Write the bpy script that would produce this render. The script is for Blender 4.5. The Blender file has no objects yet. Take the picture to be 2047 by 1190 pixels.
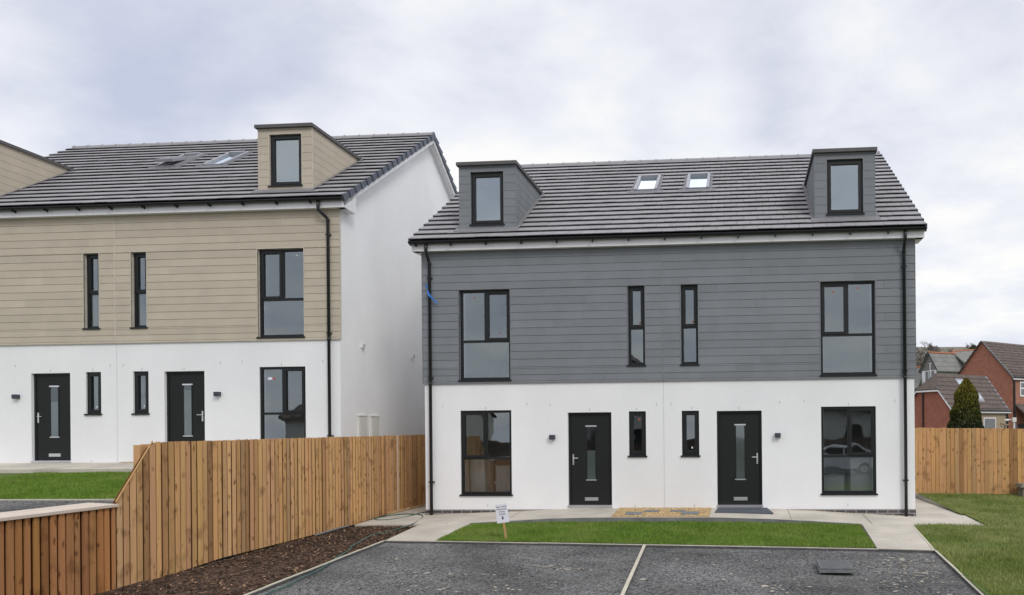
import bpy, math, random
import numpy as np
from mathutils import Vector, Matrix
random.seed(7); rng = np.random.default_rng(7)
S = bpy.context.scene
COL = S.collection
R_ = math.radians

# ------------------------------------------------------------------ camera
PX, PY, F, YAW, ROLL = 1360.57, 860.0, 1553.24, 0.0785, -0.0088
CAM = Vector((1.717, -17.105, 1.6876))
cam = bpy.data.cameras.new("camera"); camo = bpy.data.objects.new("camera", cam); COL.objects.link(camo)
cam.sensor_fit = 'HORIZONTAL'; cam.sensor_width = 36; cam.lens = F / 2047 * 36
cam.shift_x = (1023.5 - PX) / 2047; cam.shift_y = (PY - 595) / 2047
cam.clip_start = 0.1; cam.clip_end = 3000
fw = Vector((-math.sin(YAW), math.cos(YAW), 0)); rt = Vector((math.cos(YAW), math.sin(YAW), 0)); up = Vector((0, 0, 1))
cr, sr = math.cos(ROLL), math.sin(ROLL)
r2 = rt * cr + up * sr; u2 = up * cr - rt * sr
camo.matrix_world = Matrix(((r2.x, u2.x, -fw.x, CAM.x), (r2.y, u2.y, -fw.y, CAM.y), (r2.z, u2.z, -fw.z, CAM.z), (0, 0, 0, 1)))
S.camera = camo

# ------------------------------------------------------------------ exposure
S.view_settings.view_transform = 'Standard'; S.view_settings.look = 'None'
S.view_settings.exposure = 0.0; S.view_settings.gamma = 1.0
S.render.resolution_x = 1024; S.render.resolution_y = 595
try:
    S.cycles.max_bounces = 10; S.cycles.diffuse_bounces = 8; S.cycles.transparent_max_bounces = 12
except Exception: pass

# ------------------------------------------------------------------ sky and sun
SUN_EL, SUN_AZ = R_(40), R_(143)        # azimuth clockwise from +Y
w = bpy.data.worlds.new("World"); S.world = w; w.use_nodes = True
nt = w.node_tree; N = nt.nodes; L = nt.links; N.clear()
def wn(t, **k):
    n = N.new(t)
    for a, b in k.items(): setattr(n, a, b)
    return n
def wmath(op, a, b=None, clamp=False):
    n = wn('ShaderNodeMath', operation=op, use_clamp=clamp)
    for i, x in enumerate((a, b)):
        if x is None: continue
        if isinstance(x, (int, float)): n.inputs[i].default_value = x
        else: L.new(x, n.inputs[i])
    return n.outputs[0]
tc = wn('ShaderNodeTexCoord'); D = tc.outputs['Generated']
sepd = wn('ShaderNodeSeparateXYZ'); L.new(D, sepd.inputs[0])
den = wmath('ADD', wmath('MAXIMUM', sepd.outputs['Z'], 0.0), .22)
cmb = wn('ShaderNodeCombineXYZ'); L.new(wmath('DIVIDE', sepd.outputs['X'], den), cmb.inputs[0]); L.new(wmath('DIVIDE', sepd.outputs['Y'], den), cmb.inputs[1])
mp = wn('ShaderNodeMapping'); L.new(cmb.outputs[0], mp.inputs[0]); mp.inputs['Scale'].default_value = (1.0, 1.15, 1); mp.inputs['Rotation'].default_value = (0, 0, R_(28)); mp.inputs['Location'].default_value = (3.1, 1.7, 0)
nz = wn('ShaderNodeTexNoise'); L.new(mp.outputs[0], nz.inputs['Vector']); nz.inputs['Scale'].default_value = 2.2; nz.inputs['Detail'].default_value = 9; nz.inputs['Roughness'].default_value = .57; nz.inputs['Distortion'].default_value = .2
nz2 = wn('ShaderNodeTexNoise'); L.new(D, nz2.inputs['Vector']); nz2.inputs['Scale'].default_value = 5; nz2.inputs['Detail'].default_value = 3
dist = wn('ShaderNodeVectorMath', operation='MULTIPLY_ADD'); L.new(nz2.outputs['Color'], dist.inputs[0]); dist.inputs[1].default_value = (.14, .14, .14); 
sub = wn('ShaderNodeVectorMath', operation='ADD'); L.new(D, sub.inputs[0]); sub.inputs[1].default_value = (-.07, -.07, -.07); L.new(sub.outputs[0], dist.inputs[2])
nrm = wn('ShaderNodeVectorMath', operation='NORMALIZE'); L.new(dist.outputs[0], nrm.inputs[0])
BLOBS = [((-0.625, 0.68, 0.384), 12, -.46), ((-0.459, 0.788, 0.409), 8, -.26), ((-0.524, 0.743, 0.417), 6, -.06), ((0.158, 0.896, 0.416), 11, -.14),
         ((-0.290, 0.882, 0.372), 12, .50), ((-0.688, 0.642, 0.33), 8, .40), ((-0.117, 0.915, 0.384), 10, .25),
         ((-0.262, 0.829, 0.495), 16, -.40), ((0.277, 0.920, 0.278), 10, .16), ((0.27, 0.955, 0.13), 7, .10), ((0.02, 0.86, 0.46), 9, -.14)]
acc = wmath('ADD', wmath('MULTIPLY', wmath('SUBTRACT', nz.outputs['Fac'], .5), 1.9), .66)
for b, rad, wt in BLOBS:
    dp = wn('ShaderNodeVectorMath', operation='DOT_PRODUCT'); L.new(nrm.outputs[0], dp.inputs[0]); dp.inputs[1].default_value = Vector(b).normalized()
    mr = wn('ShaderNodeMapRange', interpolation_type='SMOOTHSTEP'); L.new(dp.outputs['Value'], mr.inputs['Value'])
    mr.inputs['From Min'].default_value = math.cos(R_(rad)); mr.inputs['From Max'].default_value = 1.0
    acc = wmath('ADD', acc, wmath('MULTIPLY', mr.outputs[0], wt))
cl = wmath('ADD', acc, 0, True)
ramp = wn('ShaderNodeValToRGB'); L.new(cl, ramp.inputs[0])
e = ramp.color_ramp.elements; e[0].position = 0; e[0].color = (.58, .62, .77, 1); e[1].position = 1; e[1].color = (1.04, 1.025, 1.0, 1)
for p, c in ((.3, (.69, .72, .83, 1)), (.6, (.845, .86, .93, 1)), (.82, (.94, .95, .98, 1))):
    x = e.new(p); x.color = c
sep = wn('ShaderNodeSeparateXYZ'); L.new(D, sep.inputs[0])
zb = wn('ShaderNodeMapRange', interpolation_type='SMOOTHSTEP'); L.new(sep.outputs['Z'], zb.inputs['Value'])
zb.inputs['From Min'].default_value = .5; zb.inputs['From Max'].default_value = 1; zb.inputs['To Min'].default_value = 9.2; zb.inputs['To Max'].default_value = 15
sky = wn('ShaderNodeTexSky', sky_type='NISHITA', sun_disc=False); sky.sun_elevation = SUN_EL; sky.sun_rotation = SUN_AZ
cs = wn('ShaderNodeVectorMath', operation='SCALE'); L.new(ramp.outputs[0], cs.inputs[0]); L.new(zb.outputs[0], cs.inputs['Scale'])
ss = wn('ShaderNodeVectorMath', operation='SCALE'); L.new(sky.outputs[0], ss.inputs[0]); ss.inputs['Scale'].default_value = .12
ad = wn('ShaderNodeVectorMath', operation='ADD'); L.new(cs.outputs[0], ad.inputs[0]); L.new(ss.outputs[0], ad.inputs[1])
bg = wn('ShaderNodeBackground'); L.new(ad.outputs[0], bg.inputs['Color']); bg.inputs['Strength'].default_value = 0.1
L.new(bg.outputs[0], wn('ShaderNodeOutputWorld').inputs[0])
sl = bpy.data.lights.new("sun", 'SUN'); sl.energy = 1.2; sl.angle = R_(17); sl.color = (1, .97, .92)
so = bpy.data.objects.new("sun", sl); COL.objects.link(so)
sd = Vector((math.sin(SUN_AZ) * math.cos(SUN_EL), math.cos(SUN_AZ) * math.cos(SUN_EL), math.sin(SUN_EL)))
so.rotation_euler = sd.to_track_quat('Z', 'Y').to_euler(); so.location = (0, -30, 40)

# ------------------------------------------------------------------ materials
def lin(r, g, b):
    f = lambda c: ((c / 255 + .055) / 1.055) ** 2.4 if c > 10 else c / 255 / 12.92
    return (f(r), f(g), f(b))
def mat(name, col, rough=.8, var=.12, vs=6.0, bump=0.0, bs=60.0, col2=None, tone=False, metal=0.0, stretch=(1, 1, 1), spec=.4, hi=0.0, his=120.0, detail=5):
    """Principled surface: large soft variation (vs), fine speckle (hi, his), bump (bs)."""
    m = bpy.data.materials.new(name); m.use_nodes = True
    t = m.node_tree; n = t.nodes; l = t.links; p = n['Principled BSDF']
    p.inputs['Roughness'].default_value = rough; p.inputs['Metallic'].default_value = metal
    p.inputs['Specular IOR Level'].default_value = spec
    tcn = n.new('ShaderNodeTexCoord'); mpn = n.new('ShaderNodeMapping'); l.new(tcn.outputs['Object'], mpn.inputs[0]); mpn.inputs['Scale'].default_value = stretch
    a = n.new('ShaderNodeTexNoise'); a.inputs['Scale'].default_value = vs; a.inputs['Detail'].default_value = detail; l.new(mpn.outputs[0], a.inputs['Vector'])
    c2 = col2 if col2 else tuple(min(1, x * (1 + var)) for x in col)
    c1 = col if col2 else tuple(x * (1 - var) for x in col)
    mr = n.new('ShaderNodeMapRange'); l.new(a.outputs['Fac'], mr.inputs[0]); mr.inputs[1].default_value = .3; mr.inputs[2].default_value = .7
    mx = n.new('ShaderNodeMix'); mx.data_type = 'RGBA'; l.new(mr.outputs[0], mx.inputs[0]); mx.inputs[6].default_value = (*c1, 1); mx.inputs[7].default_value = (*c2, 1)
    out = mx.outputs[2]
    def mul(out, fac):
        q = n.new('ShaderNodeVectorMath'); q.operation = 'SCALE'; l.new(out, q.inputs[0]); l.new(fac, q.inputs['Scale']); return q.outputs[0]
    if hi:
        h = n.new('ShaderNodeTexNoise'); h.inputs['Scale'].default_value = his; h.inputs['Detail'].default_value = 3; l.new(mpn.outputs[0], h.inputs['Vector'])
        hr = n.new('ShaderNodeMapRange'); l.new(h.outputs['Fac'], hr.inputs[0]); hr.inputs[1].default_value = .3; hr.inputs[2].default_value = .7; hr.inputs[3].default_value = 1 - hi; hr.inputs[4].default_value = 1 + hi
        out = mul(out, hr.outputs[0])
    if tone:
        at = n.new('ShaderNodeAttribute'); at.attribute_name = 'tone'; 
        q = n.new('ShaderNodeVectorMath'); q.operation = 'MULTIPLY'; l.new(out, q.inputs[0]); l.new(at.outputs['Color'], q.inputs[1]); out = q.outputs[0]
    l.new(out, p.inputs['Base Color'])
    if bump:
        b = n.new('ShaderNodeTexNoise'); b.inputs['Scale'].default_value = bs; b.inputs['Detail'].default_value = 4; l.new(mpn.outputs[0], b.inputs['Vector'])
        bn = n.new('ShaderNodeBump'); bn.inputs['Strength'].default_value = bump; bn.inputs['Distance'].default_value = .01; l.new(b.outputs['Fac'], bn.inputs['Height']); l.new(bn.outputs[0], p.inputs['Normal'])
    return m
def wood_mat(name, col, dark, grain=(28, 28, 1.2), tone=True):
    m = mat(name, col, .85, vs=1, tone=tone, col2=tuple(c * 1.25 for c in col), stretch=grain, bump=.25, bs=2, spec=.15)
    t = m.node_tree; n = t.nodes; l = t.links; p = n['Principled BSDF']
    src = p.inputs['Base Color'].links[0].from_socket
    tcn = n.new('ShaderNodeTexCoord'); at = n.new('ShaderNodeAttribute'); at.attribute_name = 'seed'
    mp_ = n.new('ShaderNodeMapping'); l.new(tcn.outputs['Object'], mp_.inputs[0]); mp_.inputs['Scale'].default_value = (11, 11, 5.5)
    dn = n.new('ShaderNodeTexNoise'); dn.inputs['Scale'].default_value = 9; dn.inputs['Detail'].default_value = 4; l.new(tcn.outputs['Object'], dn.inputs['Vector']); d1_ = n.new('ShaderNodeVectorMath'); d1_.operation = 'MULTIPLY_ADD'; l.new(dn.outputs['Color'], d1_.inputs[0]); d1_.inputs[1].default_value = (.9, .9, .9); l.new(mp_.outputs[0], d1_.inputs[2])
    adn = n.new('ShaderNodeVectorMath'); adn.operation = 'ADD'; l.new(d1_.outputs[0], adn.inputs[0]); l.new(at.outputs['Color'], adn.inputs[1])
    v = n.new('ShaderNodeTexVoronoi'); v.inputs['Scale'].default_value = 1.0; l.new(adn.outputs[0], v.inputs['Vector'])
    k = n.new('ShaderNodeMapRange'); l.new(v.outputs['Distance'], k.inputs[0]); k.inputs[1].default_value = .06; k.inputs[2].default_value = .34; k.inputs[3].default_value = 1; k.inputs[4].default_value = 0
    sp = n.new('ShaderNodeSeparateColor'); l.new(v.outputs['Color'], sp.inputs[0])
    th = n.new('ShaderNodeMath'); th.operation = 'GREATER_THAN'; l.new(sp.outputs[0], th.inputs[0]); th.inputs[1].default_value = .52
    kk = n.new('ShaderNodeMath'); kk.operation = 'MULTIPLY'; l.new(k.outputs[0], kk.inputs[0]); l.new(th.outputs[0], kk.inputs[1])
    # broad brown staining
    st = n.new('ShaderNodeTexNoise'); st.inputs['Scale'].default_value = 1.0; st.inputs['Detail'].default_value = 4
    mp2 = n.new('ShaderNodeMapping'); l.new(tcn.outputs['Object'], mp2.inputs[0]); mp2.inputs['Scale'].default_value = (4, 4, 3.2); l.new(mp2.outputs[0], st.inputs['Vector'])
    sr_ = n.new('ShaderNodeMapRange'); l.new(st.outputs['Fac'], sr_.inputs[0]); sr_.inputs[1].default_value = .56; sr_.inputs[2].default_value = .72; sr_.inputs[4].default_value = .62
    mxf = n.new('ShaderNodeMath'); mxf.operation = 'MAXIMUM'; l.new(kk.outputs[0], mxf.inputs[0]); l.new(sr_.outputs[0], mxf.inputs[1])
    mk = n.new('ShaderNodeMath'); mk.operation = 'MULTIPLY'; l.new(mxf.outputs[0], mk.inputs[0]); mk.inputs[1].default_value = .8
    mx = n.new('ShaderNodeMix'); mx.data_type = 'RGBA'; l.new(mk.outputs[0], mx.inputs[0]); l.new(src, mx.inputs[6]); mx.inputs[7].default_value = (*dark, 1)
    l.new(mx.outputs[2], p.inputs['Base Color'])
    return m
def brick_mat(name, c1, c2, mortar, bw=.225, bh=.075, skew=(1, 1)):
    m = mat(name, c1, .9, bump=.2)
    t = m.node_tree; n = t.nodes; l = t.links; p = n['Principled BSDF']
    tcn = n.new('ShaderNodeTexCoord'); sp = n.new('ShaderNodeSeparateXYZ'); l.new(tcn.outputs['Object'], sp.inputs[0])
    ad_ = n.new('ShaderNodeMath'); m1 = n.new('ShaderNodeMath'); m1.operation = 'MULTIPLY'; m1.inputs[1].default_value = skew[0]; m2 = n.new('ShaderNodeMath'); m2.operation = 'MULTIPLY'; m2.inputs[1].default_value = skew[1]; l.new(sp.outputs[0], m1.inputs[0]); l.new(sp.outputs[1], m2.inputs[0]); l.new(m1.outputs[0], ad_.inputs[0]); l.new(m2.outputs[0], ad_.inputs[1])
    cb = n.new('ShaderNodeCombineXYZ'); l.new(ad_.outputs[0], cb.inputs[0]); l.new(sp.outputs[2], cb.inputs[1])
    b = n.new('ShaderNodeTexBrick'); l.new(cb.outputs[0], b.inputs['Vector']); b.inputs['Color1'].default_value = (*c1, 1); b.inputs['Color2'].default_value = (*c2, 1); b.inputs['Mortar'].default_value = (*mortar, 1)
    b.inputs['Scale'].default_value = 1; b.inputs['Brick Width'].default_value = bw; b.inputs['Row Height'].default_value = bh; b.inputs['Mortar Size'].default_value = .009
    ns = n.new('ShaderNodeTexNoise'); ns.inputs['Scale'].default_value = 3; l.new(tcn.outputs['Object'], ns.inputs['Vector'])
    mr = n.new('ShaderNodeMapRange'); l.new(ns.outputs['Fac'], mr.inputs[0]); mr.inputs[3].default_value = .75; mr.inputs[4].default_value = 1.25
    q = n.new('ShaderNodeVectorMath'); q.operation = 'SCALE'; l.new(b.outputs[0], q.inputs[0]); l.new(mr.outputs[0], q.inputs['Scale'])
    l.new(q.outputs[0], p.inputs['Base Color']); return m
def glass_mat(name, tint=(.86, .9, .89), boost=2.2, base=.03, rough=.006, wob=.018):
    m = bpy.data.materials.new(name); m.use_nodes = True; t = m.node_tree; n = t.nodes; l = t.links; n.clear()
    o = n.new('ShaderNodeOutputMaterial'); mx = n.new('ShaderNodeMixShader'); tr = n.new('ShaderNodeBsdfTransparent'); gl = n.new('ShaderNodeBsdfGlossy')
    tr.inputs[0].default_value = (*tint, 1); gl.inputs['Roughness'].default_value = rough; gl.inputs['Color'].default_value = (.85, .95, 1, 1)
    fr = n.new('ShaderNodeFresnel'); fr.inputs[0].default_value = 1.5
    a = n.new('ShaderNodeMath'); a.operation = 'MULTIPLY_ADD'; l.new(fr.outputs[0], a.inputs[0]); a.inputs[1].default_value = boost; a.inputs[2].default_value = base; a.use_clamp = True
    tcn = n.new('ShaderNodeTexCoord'); ns = n.new('ShaderNodeTexNoise'); ns.inputs['Scale'].default_value = 1.6; l.new(tcn.outputs['Object'], ns.inputs['Vector'])
    bn = n.new('ShaderNodeBump'); bn.inputs['Strength'].default_value = wob; bn.inputs['Distance'].default_value = .1; l.new(ns.outputs['Fac'], bn.inputs['Height']); l.new(bn.outputs[0], gl.inputs['Normal'])
    l.new(a.outputs[0], mx.inputs[0]); l.new(tr.outputs[0], mx.inputs[1]); l.new(gl.outputs[0], mx.inputs[2]); l.new(mx.outputs[0], o.inputs[0]); return m

M = {}
M['render'] = mat('white_render', (.825, .83, .836), .92, .05, .8, .10, 160, hi=.018, his=26, spec=.2, stretch=(1, 1, .6), detail=9)
M['beige'] = mat('beige_cladding_board', lin(186, 176, 159), .75, .05, 2.0, .12, 160, tone=True, hi=.07, his=55, spec=.25)
M['grey'] = mat('grey_cladding_board', lin(124, 128, 132), .72, .06, 2.0, .12, 160, tone=True, hi=.09, his=55, spec=.25)
M['beige_trim'] = mat('beige_trim', lin(196, 188, 174), .6)
M['grey_trim'] = mat('grey_trim', lin(126, 129, 132), .6)
M['tile'] = mat('concrete_roof_tile', (.295, .288, .297), .75, .05, 2.0, .15, 120, tone=True, hi=.06, his=60, spec=.3)
M['under'] = mat('roof_underlay', (.02, .02, .022), .9)
M['verge'] = mat('dry_verge_plastic', lin(84, 90, 102), .55, .06, tone=True)
M['soaker'] = mat('dark_soaker', (.19, .185, .19), .7, .1, 8)
M['lead'] = mat('lead_flashing', lin(112, 112, 116), .6, .12, 8, .1, 30)
M['fascia'] = mat('white_fascia_plastic', (.76, .76, .77), .35, .02, spec=.5)
M['black'] = mat('black_gutter_plastic', (.012, .014, .015), .3, .2, spec=.5)
M['frame'] = mat('anthracite_window_frame', (.011, .0125, .013), .42, .1, spec=.35)
M['door'] = mat('black_door_skin', (.009, .0100, .0100), .5, .15, 30, .2, 140, spec=.35)
M['steel'] = mat('satin_steel', (.75, .76, .77), .28, .04, metal=.9)
M['glass'] = glass_mat('window_glass', boost=2.8, base=.11)
M['dormglass'] = glass_mat('dormer_glass', boost=2.6, base=.26)
M['dglass'] = glass_mat('door_glass', (.7, .74, .72), 2.2, .05, .05)
M['plaster_w'] = mat('white_plaster_return', (.8, .8, .79), .9, .02)
M['plaster'] = mat('interior_plaster', (.74, .73, .71), .9, .04)
M['intfloor'] = mat('interior_floor', (.20, .19, .175), .8, .2)
M['engbrick'] = brick_mat('blue_brick', (.06, .055, .06), (.10, .09, .09), (.32, .31, .30))
M['conc'] = mat('path_concrete', lin(187, 180, 168), .9, .20, 1.1, .12, 90, hi=.07, his=22, detail=9)
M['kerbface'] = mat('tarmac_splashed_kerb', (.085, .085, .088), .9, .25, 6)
M['kerb'] = mat('kerb_concrete', lin(192, 186, 168), .9, .12, 4, .12, 90, hi=.08, his=60)
M['edging'] = mat('edging_concrete', lin(118, 120, 118), .9, .25, 3, .12, 90, hi=.1, his=50)
M['plastic_white'] = mat('white_plastic', (.72, .72, .71), .45, .03)
M['meter'] = mat('meter_box_white', (.66, .66, .62), .5, .04)
M['cap'] = mat('sawn_capping', lin(200, 186, 172), .85, .10, 3, .1, 60, stretch=(8, 1, 8))
M['fence'] = wood_mat('fence_timber', lin(190, 150, 108), lin(78, 48, 30))
M['fence_low'] = wood_mat('fence_timber_low', lin(168, 122, 80), lin(66, 38, 24))
M['soil'] = mat('bark_mulch', (.042, .025, .017), .95, vs=14, col2=(.125, .074, .049), bump=.9, bs=40, hi=.35, his=70)
M['chip'] = mat('bark_chip', (.16, .10, .065), .9, .4, 20, tone=True)
M['pebble'] = mat('golden_pebble', lin(196, 172, 132), .8, .2, 20, tone=True)
M['gravel'] = mat('golden_gravel_bed', lin(168, 145, 108), .9, .25, 40, .6, 90, hi=.3, his=80)
M['slab'] = mat('grey_slab', lin(120, 122, 124), .9, .1, 8, .15, 90)
M['mat'] = mat('doormat_rubber', lin(84, 88, 96), .9, .12, 12, .5, 200)
M['stake'] = mat('pine_stake', lin(184, 146, 98), .8, .15, 4, stretch=(20, 20, 2))
M['paper'] = mat('white_paper', (.78, .78, .84), .6, .02)
M['ink'] = mat('dark_ink', (.03, .03, .045), .8)
M['hose'] = mat('green_hose', lin(62, 96, 88), .45, .15, 8)
M['blue'] = mat('blue_strap', lin(52, 116, 200), .4, .1)
M['iron'] = mat('cover_steel', lin(98, 100, 102), .6, .15, 10, .4, 90)
M['brick'] = brick_mat('red_brick', lin(166, 108, 86), lin(148, 96, 78), lin(158, 116, 98), skew=(-.64, .77))
M['brick2'] = brick_mat('orange_brick', lin(160, 94, 76), lin(146, 86, 70), lin(166, 122, 104), skew=(-.64, .77))
M['oldtile'] = mat('brown_roof_tile', lin(92, 82, 76), .85, .25, 2.5, .2, 30, tone=True)
M['slate'] = mat('weathered_slate', lin(120, 121, 117), .8, .15, 1.2, .2, 20, hi=.1, his=6)
M['terracotta'] = mat('terracotta_ridge', lin(170, 110, 84), .85, .1)
M['dash'] = mat('pebbledash', lin(140, 136, 124), .95, .1, 3, .3, 60)
M['tan'] = mat('tan_render', lin(160, 146, 124), .95, .08, 3, .2, 60)
M['hill'] = mat('hillside', lin(92, 90, 78), .95, vs=.06, col2=lin(120, 114, 98), bump=0, hi=.2, his=.5)
M['farwall'] = mat('cream_house_render', (.55, .54, .50), .9, .05)
M['green_leaf'] = mat('conifer_foliage', (.025, .042, .015), .8, .3, 5, tone=True, spec=.2)
M['bush_leaf'] = mat('bush_foliage', (.09, .12, .04), .8, .3, 5, tone=True, spec=.2)
M['bark'] = mat('bare_bark', (.14, .12, .105), .9, .2)
M['grassblade'] = mat('grass_blade', (.135, .235, .030), .7, .12, 2, tone=True, spec=.2)
M['lawn'] = mat('lawn_turf', (.08, .125, .02), .95, .25, 3, .6, 60)
M['earth'] = mat('rough_ground', (.12, .11, .07), .95, vs=.6, col2=(.09, .12, .045))
M['stone'] = mat('pale_debris', lin(200, 194, 184), .9, .15, 30, tone=True)
M['greywood'] = mat('weathered_stone', lin(126, 122, 110), .9, .2, 12, .3, 50)
M['drift'] = mat('weathered_timber', lin(140, 122, 104), .9, .2, 12, .3, 50)
M['red'] = mat('red_sticker', lin(196, 92, 70), .6)
M['carwhite'] = mat('white_car_paint', (.75, .75, .76), .25, .02, spec=.6)
M['fence_far'] = mat('dark_far_fence', lin(84, 70, 58), .9, .2, tone=True)
M['road'] = mat('road_asphalt', (.05, .05, .052), .9, .15, 5, .2, 120)
M['hedge'] = mat('hedge_foliage', (.04, .055, .02), .9, .3, 4, .8, 30)
# open-textured tarmac
def tarmac(name):
    m = mat(name, (.073, .0725, .071), .9, .45, .7, 1.0, 48, spec=.3, detail=8)
    t = m.node_tree; n = t.nodes; l = t.links; p = n['Principled BSDF']; src = p.inputs['Base Color'].links[0].from_socket
    tcn = n.new('ShaderNodeTexCoord')
    v = n.new('ShaderNodeTexVoronoi'); v.inputs['Scale'].default_value = 47; l.new(tcn.outputs['Object'], v.inputs['Vector'])
    sp = n.new('ShaderNodeSeparateColor'); l.new(v.outputs['Color'], sp.inputs[0])
    mr = n.new('ShaderNodeMapRange'); l.new(sp.outputs[0], mr.inputs[0]); mr.inputs[3].default_value = .10; mr.inputs[4].default_value = 2.9
    q = n.new('ShaderNodeVectorMath'); q.operation = 'SCALE'; l.new(src, q.inputs[0]); l.new(mr.outputs[0], q.inputs['Scale'])
    d = n.new('ShaderNodeTexNoise'); d.inputs['Scale'].default_value = 1.1; d.inputs['Detail'].default_value = 7; d.inputs['Roughness'].default_value = .7; l.new(tcn.outputs['Object'], d.inputs['Vector'])
    dr = n.new('ShaderNodeMapRange'); l.new(d.outputs['Fac'], dr.inputs[0]); dr.inputs[1].default_value = .50; dr.inputs[2].default_value = .72; dr.inputs[4].default_value = .42
    mx = n.new('ShaderNodeMix'); mx.data_type = 'RGBA'; l.new(dr.outputs[0], mx.inputs[0]); l.new(q.outputs[0], mx.inputs[6]); mx.inputs[7].default_value = (.19, .185, .175, 1)
    l.new(mx.outputs[2], p.inputs['Base Color']); return m
M['tarmac'] = tarmac('driveway_tarmac')
# moss and mottling on lawn blades: broad albedo patches
def patchy(m, c_yellow, sc=.55, amt=.75):
    t = m.node_tree; n = t.nodes; l = t.links; p = n['Principled BSDF']; src = p.inputs['Base Color'].links[0].from_socket
    tcn = n.new('ShaderNodeNewGeometry'); d = n.new('ShaderNodeTexNoise'); d.inputs['Scale'].default_value = sc; d.inputs['Detail'].default_value = 6; d.inputs['Roughness'].default_value = .6; l.new(tcn.outputs['Position'], d.inputs['Vector'])
    dr = n.new('ShaderNodeMapRange'); l.new(d.outputs['Fac'], dr.inputs[0]); dr.inputs[1].default_value = .42; dr.inputs[2].default_value = .68; dr.inputs[4].default_value = amt
    at = n.new('ShaderNodeAttribute'); at.attribute_name = 'tone'
    q = n.new('ShaderNodeVectorMath'); q.operation = 'MULTIPLY'; q.inputs[0].default_value = c_yellow; l.new(at.outputs['Color'], q.inputs[1])
    mx = n.new('ShaderNodeMix'); mx.data_type = 'RGBA'; l.new(dr.outputs[0], mx.inputs[0]); l.new(src, mx.inputs[6]); l.new(q.outputs[0], mx.inputs[7]); l.new(mx.outputs[2], p.inputs['Base Color'])
patchy(M['grassblade'], (.235, .30, .07), .9)
M['grassright'] = mat('grass_blade_right', (.18, .235, .055), .7, .12, 2, tone=True, spec=.2); patchy(M['grassright'], (.36, .37, .15), .8, .85)

# ------------------------------------------------------------------ mesh builder
class MB:
    def __init__(s): s.v = []; s.f = []; s.t = []
    def quad(s, *p, tone=1.0):
        i = len(s.v); s.v += [tuple(q) for q in p]; s.f.append(tuple(range(i, i + len(p)))); s.t.append(tone)
    def hexa(s, b, t, tone=1.0):      # b: 4 bottom pts ccw from above, t: 4 top pts
        i = len(s.v); s.v += [tuple(q) for q in b] + [tuple(q) for q in t]
        for f in ((3, 2, 1, 0), (4, 5, 6, 7), (0, 1, 5, 4), (1, 2, 6, 5), (2, 3, 7, 6), (3, 0, 4, 7)):
            s.f.append(tuple(i + k for k in f)); s.t.append(tone)
    def box(s, x0, x1, y0, y1, z0, z1, tone=1.0):
        s.hexa([(x0, y0, z0), (x1, y0, z0), (x1, y1, z0), (x0, y1, z0)], [(x0, y0, z1), (x1, y0, z1), (x1, y1, z1), (x0, y1, z1)], tone)
    def prism(s, poly, d, tone=1.0):   # extrude polygon by vector d
        n = len(poly); i = len(s.v); d = Vector(d); s.v += [tuple(p) for p in poly] + [tuple(Vector(p) + d) for p in poly]
        s.f.append(tuple(range(i + n - 1, i - 1, -1))); s.f.append(tuple(range(i + n, i + 2 * n))); s.t += [tone, tone]
        for k in range(n):
            k2 = (k + 1) % n; s.f.append((i + k, i + k2, i + n + k2, i + n + k)); s.t.append(tone)
    def tube(s, pts, r, n=8, tone=1.0, caps=True):
        pts = [Vector(p) for p in pts]; rs = r if isinstance(r, (list, tuple)) else [r] * len(pts); i0 = len(s.v); prev = None
        for k, p in enumerate(pts):
            t = (pts[min(k + 1, len(pts) - 1)] - pts[max(k - 1, 0)]).normalized()
            a = Vector((0, 0, 1)) if abs(t.z) < .9 else Vector((1, 0, 0))
            if prev is None: x = t.cross(a).normalized()
            else: x = (prev - t * prev.dot(t)).normalized()
            prev = x; y = t.cross(x)
            for j in range(n):
                an = 2 * math.pi * j / n; s.v.append(tuple(p + (x * math.cos(an) + y * math.sin(an)) * rs[k]))
        for k in range(len(pts) - 1):
            for j in range(n):
                a = i0 + k * n + j; b = i0 + k * n + (j + 1) % n; s.f.append((a, b, b + n, a + n)); s.t.append(tone)
        if caps:
            s.f.append(tuple(range(i0 + n - 1, i0 - 1, -1))); e_ = i0 + (len(pts) - 1) * n; s.f.append(tuple(range(e_, e_ + n))); s.t += [tone, tone]
    def build(s, name, m, parent=None, off=(0, 0, 0), smooth=False, seed=False):
        me = bpy.data.meshes.new(name)
        o3 = Vector(off); me.from_pydata([(a - o3.x, b - o3.y, c - o3.z) for a, b, c in s.v], [], s.f)
        at = me.color_attributes.new('tone', 'FLOAT_COLOR', 'CORNER')
        cols = np.ones((len(me.loops), 4), np.float32); k = 0
        for f, t in zip(s.f, s.t):
            if isinstance(t, tuple): cols[k:k + len(f), :3] = t
            else: cols[k:k + len(f), :3] = t
            k += len(f)
        at.data.foreach_set('color', cols.ravel())
        if seed:
            a2 = me.color_attributes.new('seed', 'FLOAT_COLOR', 'CORNER'); a2.data.foreach_set('color', (np.modf(cols * 137.31)[0] * 40).astype(np.float32).ravel())
        if smooth: me.polygons.foreach_set('use_smooth', [True] * len(me.polygons))
        me.materials.append(m); me.update()
        o = bpy.data.objects.new(name, me); COL.objects.link(o)
        if parent: o.parent = parent
        else: o.location = off
        return o
def thing(name, label, cat, loc=(0, 0, 0), rz=0, group=None):
    o = bpy.data.objects.new(name, None); COL.objects.link(o); o.location = loc; o.rotation_euler = (0, 0, rz); o.empty_display_size = .2
    o['label'] = label; o['category'] = cat
    if group: o['group'] = group
    return o
def tag(o, label, cat, group=None):
    o['label'] = label; o['category'] = cat
    if group: o['group'] = group
    return o
def struct(o, kind='structure', label=None):
    o['kind'] = kind
    if label: o['label'] = label
    return o
def jit(a): return 1 + random.uniform(-a, a)

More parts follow.
